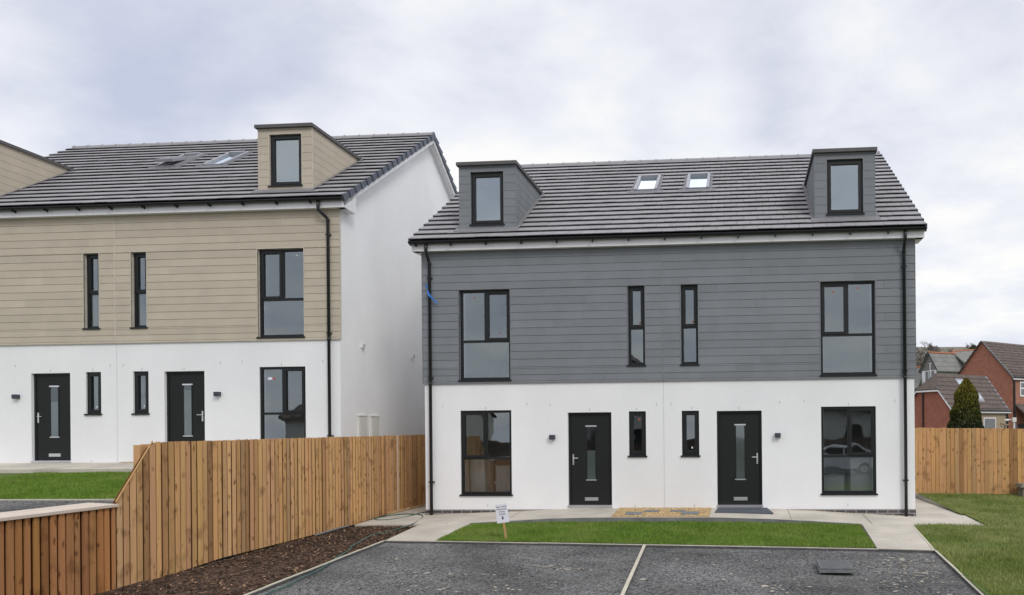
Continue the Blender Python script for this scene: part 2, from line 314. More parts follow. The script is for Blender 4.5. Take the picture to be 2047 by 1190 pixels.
# ------------------------------------------------------------------ house
A = 5.4356; ZC = 2.786; ZF = 5.75; YD = 10.28; T = .639; GY = -.25; GZ = 5.962; RY = 5.14; GX = 5.645
S0, S1, D0, D1 = .3986, .7806, 1.1713, 2.1564
def rectsub(x0, x1, z0, z1, holes):
    zs = sorted({z0, z1, *[z for h in holes for z in (h[2], h[3]) if z0 < z < z1]})
    for za, zb_ in zip(zs, zs[1:]):
        xs = sorted([(h[0], h[1]) for h in holes if h[2] < zb_ - 1e-6 and h[3] > za + 1e-6]); c = x0
        for a, b in xs:
            if a > c: yield (c, min(a, x1), za, zb_)
            c = max(c, b)
        if c < x1: yield (c, x1, za, zb_)
def zr(y): return GZ + T * (min(y, 2 * RY - y) - GY)

def window(H, x0, x1, z0, z1, yf, layout, sill=True, name='window', parent_is_part=None, stick=()):
    """layout: list of (fx0,fx1,fz0,fz1,opening) fractions of the frame"""
    fr = MB(); t = .055; d = .07
    zs = z0 + (.035 if sill else 0)
    fr.box(x0, x0 + t, yf, yf + d, zs, z1); fr.box(x1 - t, x1, yf, yf + d, zs, z1)
    fr.box(x0 + t, x1 - t, yf, yf + d, zs, zs + t); fr.box(x0 + t, x1 - t, yf, yf + d, z1 - t, z1)
    W_, H_ = x1 - x0, z1 - zs
    lights = []
    for (a, b, c, e_, op) in layout:
        X0, X1, Z0, Z1 = x0 + a * W_, x0 + b * W_, zs + c * H_, zs + e_ * H_
        lights.append((X0 if a == 0 else X0 - 0, X1, Z0, Z1, op, a, b, c, e_))
    # mullions / transoms
    done = set()
    for (X0, X1, Z0, Z1, op, a, b, c, e_) in lights:
        if e_ < 1 and ('z', e_) not in done:
            fr.box(x0 + t, x1 - t, yf + .003, yf + d - .003, Z1 - t * .5, Z1 + t * .5); done.add(('z', e_))
    for (X0, X1, Z0, Z1, op, a, b, c, e_) in lights:
        if b < 1 and ('x', b, c) not in done:
            lo = Z0 + (t if c == 0 else t * .5); hi_ = Z1 - (t if e_ == 1 else t * .5)
            fr.box(X1 - t * .5, X1 + t * .5, yf + .002, yf + d - .002, lo, hi_); done.add(('x', b, c))
    win = fr.build(name, M['frame'], H)
    sub = win
    for (X0, X1, Z0, Z1, op, a, b, c, e_) in lights:
        ix0 = X0 + (t if a == 0 else t * .5); ix1 = X1 - (t if b == 1 else t * .5); iz0 = Z0 + (t if c == 0 else t * .5); iz1 = Z1 - (t if e_ == 1 else t * .5)
        if op:
            sm = MB(); q = .045
            sm.box(ix0 - .012, ix0 + q, yf - .012, yf + .05, iz0 - .012, iz1 + .012); sm.box(ix1 - q, ix1 + .012, yf - .012, yf + .05, iz0 - .012, iz1 + .012)
            sm.box(ix0 + q, ix1 - q, yf - .012, yf + .05, iz0 - .012, iz0 + q); sm.box(ix0 + q, ix1 - q, yf - .012, yf + .05, iz1 - q, iz1 + .012)
            sm.box(ix0 + .1, ix1 - .1, yf - .018, yf - .012, iz1 - .02, iz1 - .005)       # trickle vent
            sm.build('opening_sash', M['frame'], sub)
            ix0 += q; ix1 -= q; iz0 += q; iz1 -= q
        g = MB(); yy = yf + .03; j = [random.uniform(-.0015, .0015) for _ in range(3)]
        g.quad((ix0, yy + j[0], iz0), (ix1, yy + j[1], iz0), (ix1, yy + j[1] + j[2], iz1), (ix0, yy + j[0] + j[2], iz1))
        g.build('window_pane', M['glass'], sub)
        # pale spacer bead round the sealed unit
    if sill:
        s_ = MB(); s_.box(x0 - .025, x1 + .025, SILLY[0], yf + .02, z0, z0 + .034); s_.build('sill', M['frame'], sub)
    for (sx, sz, mname, sw, sh) in stick:
        k = MB(); k.box(x0 + sx * W_ - sw, x0 + sx * W_ + sw, yf + .024, yf + .028, zs + sz * H_ - sh, zs + sz * H_ + sh); k.build('sticker', M[mname], sub)
    return win
SILLY = [-.03]
BIG_L = [(0, .5, .43, 1, 0), (.5, 1, .43, 1, 1), (0, 1, 0, .43, 0)]
BIG_R = [(0, .5, .43, 1, 1), (.5, 1, .43, 1, 0), (0, 1, 0, .43, 0)]
SLIM1 = [(0, 1, .47, 1, 1), (0, 1, 0, .47, 0)]
SLIM0 = [(0, 1, 0, 1, 1)]

def door(H, x0, x1, hand, film=.55):
    yf = .075
    d = MB(); t = .05
    d.box(x0 + t + .006, x1 - t - .006, yf + .012, yf + .055, .045, 2.1 - t - .006)
    dl = d.build('door', M['door'], H)
    f = MB(); f.box(x0, x0 + t, yf, yf + .07, .0, 2.1); f.box(x1 - t, x1, yf, yf + .07, .0, 2.1); f.box(x0 + t, x1 - t, yf, yf + .07, 2.1 - t, 2.1)
    f.build('door_frame', M['frame'], dl)
    th = MB(); th.box(x0 - .01, x1 + .01, -.03, yf + .06, -.01, .035); th.build('threshold', M['steel'], dl)
    W_ = x1 - x0; gx0, gx1, gz0, gz1 = x0 + .425 * W_, x0 + .61 * W_, .60, 1.78
    y = yf + .004
    fr = MB(); q = .018
    fr.box(gx0 - q, gx0, y, y + .012, gz0, gz1); fr.box(gx1, gx1 + q, y, y + .012, gz0, gz1); 
    fr.build('glazing_bead', M['frame'], dl)
    tr = MB(); tr.box(gx0 - .035, gx1 + .035, y - .006, y + .012, gz1, gz1 + .03); tr.build('glazing_trim', M['steel'], dl); tr = MB(); tr.box(gx0 - .03, gx1 + .03, y - .006, y + .012, gz0 - .025, gz0); tr.build('glazing_trim', M['steel'], dl)
    g = MB(); g.quad((gx0, y + .003, gz0), (gx1, y + .003, gz0), (gx1, y + .003, gz1), (gx0, y + .003, gz1)); g.build('glass_panel', M['dglass'], dl)
    back = MB(); back.box(gx0, gx1, y + .0055, y + .0075, gz0, gz0 + film * (gz1 - gz0)); back.build('pale_film', M['plaster_dim'], dl)
    hx = x0 + .105 if hand < 0 else x1 - .105
    h = MB(); h.box(hx - .016, hx + .016, y - .012, y + .008, .93, 1.17)
    h.tube([(hx, y - .012, 1.08), (hx, y - .045, 1.08)], .009); h.tube([(hx, y - .045, 1.08), (hx - hand * .115, y - .045, 1.08)], .0095)
    h.build('door_handle', M['steel'], dl)
    l_ = MB(); cx = (gx0 + gx1) / 2; l_.box(cx - .15, cx + .15, y - .004, y + .008, .125, .20); l_.box(cx - .135, cx + .135, y - .012, y - .004, .145, .19); l_.build('letter_plate', M['steel'], dl)
M['plaster_dim'] = mat('frosted_film', (.52, .55, .53) , .5, .12, 3)

def downpipe(H, x, z0, zt):
    p = MB(); y = -.085
    p.tube([(x - DPX[1], -.235, 5.90), (x - DPX[1], -.235, 5.80), (x - DPX[1], -.215, 5.70), (x - .005, y - .02, 5.53), (x, y, 5.48), (x, y, z0)], .036, 12)
    for zz in (5.46, 2.75): p.tube([(x, y, zz), (x, y, zz + .06)], .043, 12)
    dp = p.build('downpipe', M['black'], H, smooth=True)
    for zz in (5.15, 2.9, .55):
        b = MB(); b.box(x - .055, x + .055, y - .02, y + .085, zz, zz + .03); b.build('pipe_bracket', M['black'], dp)
DPX = [0, 0.07]

def dormer(H, x0, x1, cm, trim, w0, w1, stick=()):
    yf, z0, z1 = .2233, 6.264, 7.775
    yr = GY + (z1 - GZ) / T     # where the flat roof meets the slope
    b = MB()
    hole = [(w0, w1, 6.42, 7.62)]
    # face boards
    zrow = z0; g = .006
    rows = []
    while zrow < z1 - .03: rows.append((zrow, min(zrow + .182, z1))); zrow += .182
    for a, c in rows:
        for (X0, X1, Z0, Z1) in rectsub(x0, x1, a, c - g, hole):
            b.box(X0, X1, yf, yf + .02, Z0, Z1, jit(.03))
    for sx in (x0, x1):
        s = 1 if sx == x1 else -1
        for a, c in rows:
            za, zb_ = a, c - g
            ya = GY + (za - GZ) / T; yb = GY + (zb_ - GZ) / T
            X = (sx, sx - s * .02)
            lo, hi_ = min(X), max(X)
            y0 = yf + .021
            if ya < y0:
                poly = [(lo, y0, za), (lo, max(y0 + .01, ya), za), (lo, yb, zb_), (lo, y0, zb_)]
            else: poly = [(lo, y0, za), (lo, ya, za), (lo, yb, zb_), (lo, y0, zb_)]
            b.prism(poly, (hi_ - lo, 0, 0), jit(.03))
    dm = b.build('dormer', cm, H)
    core = MB()
    for sx in (x0 + .022, x1 - .022):
        core.quad((sx, yf + .022, z0 - .1), (sx, yr, z1), (sx, yf + .022, z1))
    for (X0, X1, Z0, Z1) in rectsub(x0 + .02, x1 - .02, z0, z1, hole): core.quad((X0, yf + .024, Z0), (X1, yf + .024, Z0), (X1, yf + .024, Z1), (X0, yf + .024, Z1))
    core.build('dormer_core', M['under'], dm)
    tr = MB()      # corner + opening trims
    for sx in (x0, x1):
        s = 1 if sx == x1 else -1
        tr.box(min(sx, sx + s * .006), max(sx, sx + s * .006), yf - .004, yf + .03, z0, z1)
    for X in (w0, w1): tr.box(X - .008, X + .008, yf - .004, yf + .10, 6.44, 7.62)
    tr.box(w0 - .008, w1 + .008, yf - .004, yf + .10, 7.62, 7.634)
    tr.build('dormer_trim', trim, dm)
    rf = MB(); o = .035
    rf.box(x0 - o, x1 + o, yf - .06, yr + .10, z1, z1 + .05); rf.box(x0 - o, x1 + o, yf - .075, yf - .06, z1 - .015, z1 + .062)
    rf.box(x0 - o - .012, x0 - o, yf - .075, yr + .1, z1 - .015, z1 + .062); rf.box(x1 + o, x1 + o + .012, yf - .075, yr + .1, z1 - .015, z1 + .062)
    rf.build('dormer_roof', M['dormer_roof'], dm)
    fl = MB()     # lead soakers along cheeks and apron
    n_ = Vector((0, -math.sin(math.atan(T)), math.cos(math.atan(T))))
    for sx in (x0, x1):
        s = 1 if sx == x1 else -1
        def P(x, y, h=.062): 
            q = Vector((x, y, GZ + T * (y - GY))) + n_ * h; return tuple(q)
        fl.quad(P(sx, yf - .10, .06), P(sx + s * .09, yf - .10, .06), P(sx + s * .09, yr + .06, .06), P(sx, yr + .06, .06))
    fl.quad(P(x0 - .09, .08, .0645), P(x1 + .09, .08, .0645), P(x1 + .09, yf + .05, .0645), P(x0 - .09, yf + .05, .0645))
    vg = MB(); vg.box(x0 + .05, x1 - .05, yf - .006, yf + .02, z0 - .045, z0 - .002); vg.build('dormer_foot_strip', M['black'], dm)  # black strip along the foot of the dormer face
    fl.build('flashing', M['soaker'], dm)
    SILLY[0] = yf - .03
    window_sub(dm, w0, w1, 6.39, 7.62, yf + .06, stick)
    SILLY[0] = -.03
    room = MB(); y0, y1 = yf + .12, yf + 1.6
    room.quad((w0 - .1, y1, 6.3), (w1 + .1, y1, 6.3), (w1 + .1, y1, 7.7), (w0 - .1, y1, 7.7)); 
    room.quad((w0 - .1, y0, 6.3), (w1 + .1, y0, 6.3), (w1 + .1, y1, 6.3), (w0 - .1, y1, 6.3)); room.quad((w0 - .1, y0, 7.7), (w1 + .1, y0, 7.7), (w1 + .1, y1, 7.7), (w0 - .1, y1, 7.7))
    for X in (w0 - .1, w1 + .1): room.quad((X, y0, 6.3), (X, y1, 6.3), (X, y1, 7.7), (X, y0, 7.7))
    room.build('dormer_interior', M['plaster'], dm)
    return dm
M['dormer_roof'] = mat('dormer_roof_membrane', lin(88, 86, 86), .6, .08)
def window_sub(dm, x0, x1, z0, z1, yf, stick):
    fr = MB(); t = .05; d = .06; zs = z0 + .03
    fr.box(x0, x0 + t, yf, yf + d, zs, z1); fr.box(x1 - t, x1, yf, yf + d, zs, z1); fr.box(x0 + t, x1 - t, yf, yf + d, zs, zs + t); fr.box(x0 + t, x1 - t, yf, yf + d, z1 - t, z1)
    q = .05
    a0, a1, b0, b1 = x0 + t, x1 - t, zs + t, z1 - t
    fr.box(a0 - .01, a0 + q, yf - .012, yf, b0 - .01, b1 + .01); fr.box(a1 - q, a1 + .01, yf - .012, yf, b0 - .01, b1 + .01); fr.box(a0 + q, a1 - q, yf - .012, yf, b0 - .01, b0 + q); fr.box(a0 + q, a1 - q, yf - .012, yf, b1 - q, b1 + .01)
    fr.box(a0, a0 + q, yf, yf + .05, b0, b1); fr.box(a1 - q, a1, yf, yf + .05, b0, b1); fr.box(a0 + q, a1 - q, yf, yf + .05, b0, b0 + q); fr.box(a0 + q, a1 - q, yf, yf + .05, b1 - q, b1)
    fr.box(x0 - .02, x1 + .02, SILLY[0], yf + .02, z0, z0 + .029)
    fr.build('window_frame', M['frame'], dm)
    g = MB(); y = yf + .03; g.quad((a0 + q, y, b0 + q), (a1 - q, y, b0 + q), (a1 - q, y, b1 - q), (a0 + q, y, b1 - q)); g.build('window_pane', M['dormglass'], dm)

def skylight(H, xc, opened):
    al = math.atan(T); ey = Vector((0, math.cos(al), math.sin(al))); en = Vector((0, -math.sin(al), math.cos(al)))
    def P(x, s, h): return Vector((x, GY, GZ)) + ey * s + en * h
    s0, s1 = 3.28, 4.60; x0, x1 = xc - .30, xc + .30
    f = MB(); t = .075
    def bx(mb, a, b, c, d_, h0, h1): mb.hexa([P(a, c, h0), P(b, c, h0), P(b, d_, h0), P(a, d_, h0)], [P(a, c, h1), P(b, c, h1), P(b, d_, h1), P(a, d_, h1)])
    bx(f, x0, x0 + t, s0, s1, .0, .10); bx(f, x1 - t, x1, s0, s1, .0, .10); bx(f, x0 + t, x1 - t, s0, s0 + t * .6, .0, .085); bx(f, x0 + t, x1 - t, s1 - t * 1.5, s1, .0, .125)
    fo = f.build('skylight', M['sky_frame'], H)
    fl = MB(); bx(fl, x0 - .16, x1 + .16, s0 - .17, s0, .02, .062); bx(fl, x0 - .07, x0 - .001, s0, s1 + .05, .0, .058); bx(fl, x1 + .001, x1 + .07, s0, s1 + .05, .0, .058)
    fl.build('flashing', M['lead'], fo)
    ins = MB(); bx(ins, x0 + t, x1 - t, s0 + .02, s1 - .02, -.35, .005); 
    ins.build('skylight_well', M['under'], fo)
    if opened:
        sm = MB(); piv = (s0 + s1) / 2 + .1
        an = R_(9)
        def Q(x, s, h):
            ds = s - piv; return P(x, piv + ds * math.cos(an), h + .09 - ds * math.sin(an))
        def bq(a, b, c, d_, h0, h1): sm.hexa([Q(a, c, h0), Q(b, c, h0), Q(b, d_, h0), Q(a, d_, h0)], [Q(a, c, h1), Q(b, c, h1), Q(b, d_, h1), Q(a, d_, h1)])
        a, b = x0 + .03, x1 - .03
        bq(a, a + .075, s0 - .02, s1 - .12, -.02, .055); bq(b - .075, b, s0 - .02, s1 - .12, -.02, .055); bq(a + .075, b - .075, s0 - .02, s0 + .07, -.02, .05); bq(a + .075, b - .075, s1 - .2, s1 - .12, -.02, .05)
        so_ = sm.build('open_sash', M['sky_frame'], fo)
        g = MB(); g.quad(Q(a + .07, s0 + .06, .03), Q(b - .07, s0 + .06, .03), Q(b - .07, s1 - .19, .03), Q(a + .07, s1 - .19, .03)); g.build('window_pane', M['glass'], fo)
    else:
        g = MB(); g.quad(P(x0 + t, s0 + .03, .05), P(x1 - t, s0 + .03, .05), P(x1 - t, s1 - .11, .05), P(x0 + t, s1 - .11, .05)); g.build('window_pane', M['skyglass'], fo)
M['sky_frame'] = mat('skylight_aluminium', lin(146, 146, 152), .4, .06, spec=.5)
M['skyglass'] = glass_mat('skylight_glass', (.8, .85, .9), 3.0, .42, .01)

def wall_light(H, x, z):
    b = MB(); b.box(x - .06, x + .06, -.10, 0, z - .05, z + .05); lo = b.build('wall_light', M['lampbody'], H)
    l_ = MB(); l_.box(x - .045, x + .045, -.085, -.015, z - .058, z - .05); l_.build('lamp_lens', M['plaster'], lo)
M['lampbody'] = mat('lamp_body', lin(62, 66, 76), .5, .1)

def make_house(label, loc, rz, cm, trim, base, right_gable_extras, wl=(3.4422, 4.6159), stickers=True, joint_tone=1.25):
    H = thing('semi_detached_house', label, 'house', loc, rz)
    W0, W1 = wl
    ho0, ho1 = [], []      # ground, first-floor openings
    for s in (-1, 1):
        r_ = lambda a, b, c, d_: (min(s * a, s * b), max(s * a, s * b), c, d_)
        ho0 += [r_(W0, W1, .2423, 2.169), r_(S0, S1, 1.0953, 2.113), r_(D0, D1, 0.0, 2.1)]
        ho1 += [r_(W0, W1, 2.8228, 4.8875), r_(S0, S1, 3.1057, 4.8952)]
    # ---- wall shell
    wb = MB(); hs = ho0 + ho1
    for (x0, x1, z0, z1) in rectsub(-A, A, base, ZF + .2, hs): wb.quad((x0, 0, z0), (x1, 0, z0), (x1, 0, z1), (x0, 0, z1))
    for s in (-1, 1):
        X = s * A
        wb.quad((X, 0, base), (X, YD, base), (X, YD, zr(YD) - .04), (X, RY, zr(RY) - .04), (X, 0, zr(0) - .04))
    wb.quad((A, YD, base), (-A, YD, base), (-A, YD, ZF + .3), (A, YD, ZF + .3))
    for (x0, x1, z0, z1) in hs:
        for X in (x0, x1): wb.quad((X, 0, z0), (X, .30, z0), (X, .30, z1), (X, 0, z1))
        wb.quad((x0, 0, z1), (x1, 0, z1), (x1, .3, z1), (x0, .3, z1)); wb.quad((x0, 0, z0), (x1, 0, z0), (x1, .3, z0), (x0, .3, z0))
    wall = wb.build('wall', M['render'], H)
    j = MB(); j.box(-.006, .006, -.003, .01, base + .1, ZC); j.build('movement_joint', M['joint'], wall)
    # small dark weep vents above ground openings and near the base
    for s in (-1, 1):
        for vx, vz in ((5.02, 2.28), (4.03, 2.22), (3.08, 2.30), (2.55, 2.28), (1.66, 2.16), (.62, 2.17) if s > 0 else (.6, 2.17), (.16, 2.26), (4.0, .03), (.66, .02)):
            v = MB(); v.box(s * vx - .005, s * vx + .005, -.004, .0, vz - .03, vz + .03); v.build('weep_vent', M['vent'], wall)
    # ---- plinth
    pl = MB(); pl.box(-A + .02, A - .02, -.012, 0, base, -.063)
    for s in (-1, 1): pl.box(min(s * A, s * (A - .02)) if s > 0 else -A - .012, A + .012 if s > 0 else -A + .02, -.012, YD, base, -.063)
    pl.build('plinth', M['engbrick'], H)
    # ---- cladding
    cb = MB(); rows = 17; hgt = (5.76 - ZC) / rows
    for k in range(rows):
        za = ZC + k * hgt; zb_ = za + hgt - .0042
        cuts = [-A - .03] + [0] + [A + .03]
        joints = []
        for half in (-1, 1):
            x = random.uniform(.4, 3.2)
            while x < A - .3: joints.append(half * x); x += 3.6
        xs = sorted(cuts + joints)
        for xa, xb in zip(xs, xs[1:]):
            tn = jit(.05)
            for (x0, x1, z0, z1) in rectsub(xa + .0011, xb - .0011, za, zb_, ho1):
                if x1 - x0 < .004: continue
                cb.hexa([(x0, -.040, z0), (x1, -.040, z0), (x1, -.015, z0), (x0, -.015, z0)], [(x0, -.033, z1), (x1, -.033, z1), (x1, -.015, z1), (x0, -.015, z1)], tn)
    clad = cb.build('cladding', cm, H)
    bk = MB()
    for (x0, x1, z0, z1) in rectsub(-A - .028, A + .028, ZC + .002, 5.76, ho1): bk.box(x0, x1, -.015, -.002, z0, z1)
    bk.build('cladding_backing', M['under'], clad)
    tr = MB()
    for (x0, x1, z0, z1) in ho1:
        for X, q in ((x0, -1), (x1, 1)): tr.box(min(X, X + q * .014), max(X, X + q * .014), -.044, .0, z0, z1 + .014)
        tr.box(x0, x1, -.044, .0, z1, z1 + .014)
    tr.box(-.011, .011, -.044, -.01, ZC + .002, 5.76)
    for s in (-1, 1): tr.box(min(s * (A + .03), s * (A + .038)), max(s * (A + .03), s * (A + .038)), -.042, .0 if s > 0 else .05, ZC, 5.76)
    tr.box(-A - .03, A + .03, -.038, -.001, ZC - .014, ZC - .001)
    tr.build('cladding_trim', trim, clad)
    # reveals lined in trim colour
    for (x0, x1, z0, z1) in ho1:
        rv = MB(); rv.box(x0, x0 + .006, .0, .045, z0 + .036, z1 - .006); rv.box(x1 - .006, x1, .0, .045, z0 + .036, z1 - .006); rv.box(x0, x1, .0, .045, z1 - .006, z1)
        rv.build('window_reveal', trim, clad)
    # plastered inner reveals
    for (x0, x1, z0, z1) in ho0 + ho1:
        if z0 == 0: continue
        q = .075 if x1 - x0 > .6 else .03
        lv = MB(); lv.box(x0, x0 + q, .125, .30, z0, z1); lv.box(x1 - q, x1, .125, .30, z0, z1); lv.box(x0 + q, x1 - q, .125, .30, z1 - .05, z1); lv.box(x0 + q, x1 - q, .125, .30, z0, z0 + .06)
        lv.build('inner_reveal', M['plaster_w'], wall)
    # ---- windows, doors, lights
    st = stickers
    SILLY[0] = -.035
    window(H, -W1, -W0, .2423, 2.169, .035, BIG_R, stick=[(.66, .14, 'paper', .012, .012)] if st else [])
    window(H, W0, W1, .2423, 2.169, .035, BIG_L, stick=[] if st else [(.2, .86, 'paper', .05, .03), (.28, .86, 'red', .02, .025)])
    for s in (-1, 1):
        a, b = sorted((s * S0, s * S1)); window(H, a, b, 1.0953, 2.113, .045, SLIM0, stick=[(.58, .17, 'paper', .015, .02)] if s > 0 or not st else [(.6, .82, 'red', .02, .018)])
    SILLY[0] = -.06
    window(H, -W1, -W0, 2.8228, 4.8875, .05, BIG_L, stick=[(.27, .92, 'red', .014, .014), (.78, .52, 'red', .012, .014)] if st else [])
    window(H, W0, W1, 2.8228, 4.8875, .05, BIG_R, stick=[(.25, .90, 'red', .018, .016), (.70, .93, 'red', .018, .016)] if st else [(.8, .93, 'paper', .015, .015)])
    for s in (-1, 1):
        a, b = sorted((s * S0, s * S1)); window(H, a, b, 3.1057, 4.8952, .06, SLIM1, stick=[(.68, .54, 'red', .016, .018)] if st else [])
    for s in (-1, 1): door(H, *sorted((s * D0, s * D1)), hand=-1 if s < 0 else 1, film=(.55 if s < 0 else .995) if stickers else (.70 if s < 0 else .9))
    for s in (-1, 1): wall_light(H, s * 2.50, 1.555)
    # ---- rooms
    rm = MB(); FLQ = []
    for s in (-1, 1):
        xa, xb = sorted((s * .12, s * (A - .12)))
        for (za, zb_) in ((.02, 2.45), (2.70, 5.2)):
            for xw in ((xa, s * 3.0), (s * 2.9, xb)) if True else ():
                x0, x1 = sorted(xw); y0, y1 = .30, 4.2 if abs(x1 + x0) > 5 else 3.0
                if abs(x0 + x1) <= 5: x0, x1 = sorted((s * .12, s * 2.85))
                else: x0, x1 = sorted((s * 2.95, s * (A - .12)))
                rm.quad((x0, y1, za), (x1, y1, za), (x1, y1, zb_), (x0, y1, zb_)); rm.quad((x0, y0, za), (x0, y1, za), (x0, y1, zb_), (x0, y0, zb_)); rm.quad((x1, y0, za), (x1, y1, za), (x1, y1, zb_), (x1, y0, zb_))
                rm.quad((x0, y0, zb_), (x1, y0, zb_), (x1, y1, zb_), (x0, y1, zb_)); FLQ.append(((x0, y0, za), (x1, y0, za), (x1, y1, za), (x0, y1, za)))
    ro = rm.build('interior', M['plaster'], H); 
    for q in FLQ: fl_ = MB(); fl_.quad(*q); fl_.build('interior_floor', M['intfloor'], ro)
    if stickers:
        for (x0, x1, y0, y1, z1) in ((4.12, 4.62, .42, 1.0, 1.0), (3.42, 4.02, .7, 1.3, .62), (-4.66, -4.22, .5, 1.1, 1.05), (-4.1, -3.7, .9, 1.5, .85)):
            ku = MB(); ku.box(x0, x1, y0, y1, .025, z1); ku.box(x0 - .01, x1 + .01, y0 - .02, y1, z1, z1 + .03); ku.build('kitchen_unit', M['plaster_w'], ro)
    # ---- roof
    al = math.atan(T); Ls = (RY - GY) / math.cos(al); n = 19; g = Ls / n
    for side in (0, 1):
        ey = Vector((0, math.cos(al), math.sin(al))); en = Vector((0, -math.sin(al), math.cos(al))); o0 = Vector((0, GY, GZ))
        if side: ey.y *= -1; en.y *= -1; o0.y = 2 * RY - GY
        P = lambda x, s, h: o0 + Vector((x, 0, 0)) + ey * s + en * h
        rb = MB(); w_ = .298
        dz = [(-4.678, -3.368), (3.368, 4.678)] if side == 0 else []
        sk = [(-.98, -.36), (.34, .96)] if side == 0 else []
        for k in range(n):
            x = -GX - (.15 if k % 2 else 0)
            while x < GX:
                x0, x1 = max(x, -GX), min(x + w_, GX); x += w_
                s0, s1 = k * g, (k + 1) * g + .05
                if k == n - 1: s1 = Ls - .02
                cuts = [(x0, x1)]
                zt = (P(0, s0, 0)).z
                blk = []
                if side == 0:
                    ymid = P(0, s0 + g * .5, 0).y
                    if .23 < ymid < 2.55: blk += [(a + .03, b - .03) for a, b in dz]
                    if 2.52 < ymid < 3.62: blk += [(a + .02, b - .02) for a, b in sk]
                for a, b in blk:
                    nc = []
                    for c, d_ in cuts:
                        if b <= c or a >= d_: nc.append((c, d_))
                        else:
                            if a > c: nc.append((c, a))
                            if b < d_: nc.append((b, d_))
                    cuts = nc
                jn = random.uniform(-.003, .003); tn = jit(.055); js = random.uniform(-.004, .004)
                for c, d_ in cuts:
                    if d_ - c < .02: continue
                    c += .003; d_ -= .003
                    rb.hexa([P(c, s0 + js, .052 + jn), P(d_, s0 + js, .052 + jn), P(d_, s1, 0), P(c, s1, 0)], [P(c, s0 + js, .068 + jn), P(d_, s0 + js, .068 + jn), P(d_, s1, .016), P(c, s1, .016)], tn)
        ro_ = rb.build('roof', M['tile'], H)
        ub = MB()
        holes = [(a + .04, b - .04, (.26 - GY) / math.cos(al), (2.45 - GY) / math.cos(al)) for a, b in dz]
        for (x0, x1, s0, s1) in rectsub(-GX + .01, GX - .01, .02, Ls, holes): ub.quad(P(x0, s0, -.006), P(x1, s0, -.006), P(x1, s1, -.006), P(x0, s1, -.006))
        ub.build('roof_underlay', M['under'], ro_)
        for s in (-1, 1):      # interlocking dry-verge caps and white bargeboard
            vb = MB(); X = s * GX
            for k in range(n):
                s0, s1 = k * g + .004, (k + 1) * g - .003; tn = jit(.10)
                o0_, o1_ = .034, .014
                xi = X - s * .006
                q = [(xi, X + s * o0_), (xi, X + s * o1_)]
                if s < 0: q = [(q[0][1], q[0][0]), (q[1][1], q[1][0])]
                vb.hexa([P(q[0][0], s0, -.110), P(q[0][1], s0, -.110), P(q[1][1], s1, -.100), P(q[1][0], s1, -.100)], [P(q[0][0], s0, .062), P(q[0][1], s0, .060), P(q[1][1], s1, .018), P(q[1][0], s1, .018)], tn)
            vb.build('verge', M['verge'], H)
            bb = MB(); bb.hexa([P(X - s * .03, -.0, -.20), P(X - s * .012, -.0, -.20), P(X - s * .012, Ls, -.20), P(X - s * .03, Ls, -.20)] if s > 0 else [P(X + .012, 0, -.2), P(X + .03, 0, -.2), P(X + .03, Ls, -.2), P(X + .012, Ls, -.2)],
                               [P(X - s * .03, -.0, -.02), P(X - s * .012, -.0, -.02), P(X - s * .012, Ls, -.02), P(X - s * .03, Ls, -.02)] if s > 0 else [P(X + .012, 0, -.02), P(X + .03, 0, -.02), P(X + .03, Ls, -.02), P(X + .012, Ls, -.02)])
            q = sorted((s * (A - .02), X - s * .03))
            bb.quad(P(q[0], 0, -.185), P(q[1], 0, -.185), P(q[1], Ls, -.185), P(q[0], Ls, -.185))
            bb.build('bargeboard', M['fascia'], H)
    rg = MB(); x = -GX
    while x < GX - .01:
        x1 = min(x + .45, GX); pts = []
        for xx, r in ((x, .125), (x + .04, .125), (x + .041, .112), (x1, .112)):
            pts.append([(xx, RY + r * math.cos(a), GZ + T * (RY - GY) - .045 + r * math.sin(a)) for a in np.linspace(0, math.pi, 9)])
        i = len(rg.v)
        for ring in pts: rg.v += ring
        for a in range(3):
            for b in range(8): rg.f.append((i + a * 9 + b, i + a * 9 + b + 1, i + (a + 1) * 9 + b + 1, i + (a + 1) * 9 + b)); rg.t.append(1.0)
        x = x1
    rg.build('ridge_tiles', M['tile'], H)
    # ---- eaves
    fs = MB(); fs.box(-GX + .01, GX - .01, -.185, -.165, ZF, 5.925); fs.build('fascia', M['fascia'], H)
    sf = MB(); sf.box(-GX + .012, GX - .012, -.165, .0, ZF + .006, ZF + .016)
    for s in (-1, 1):
        q = sorted((s * (A + .04), s * (GX - .012)))
        sf.prism([(q[0], -.165, ZF + .006), (q[0], .42, ZF + .006), (q[0], .42, zr(.42) - .05), (q[0], -.165, zr(-.165) - .05)], (q[1] - q[0], 0, 0))
    sf.build('soffit', M['fascia'], H)
    gt = MB(); R0, R1 = .060, .054; gy_, gz_ = -.262, 5.948; i = 0
    for X in (-GX - .02, GX + .02):
        for r in (R0, R1):
            for a in np.linspace(math.pi, 2 * math.pi, 11): gt.v.append((X, gy_ + r * math.cos(a), gz_ + r * math.sin(a)))
    for k in range(10):
        gt.f.append((k, k + 1, 22 + k + 1, 22 + k)); gt.f.append((11 + k + 1, 11 + k, 33 + k, 33 + k + 1)); gt.t += [1., 1.]
        for b in (0, 22): gt.f.append((b + k, b + 11 + k, b + 12 + k, b + k + 1)); gt.t.append(1.)
    gt.f.append((0, 22, 33, 11)); gt.f.append((10, 21, 43, 32)); gt.t += [1., 1.]
    for X in (-GX - .02, GX + .017):
        gt.prism([(X, gy_ + R1 * math.cos(a), gz_ + R1 * math.sin(a)) for a in np.linspace(math.pi, 2 * math.pi, 11)], (.003, 0, 0))
    gut = gt.build('gutter', M['black'], H)
    x = -GX + .12
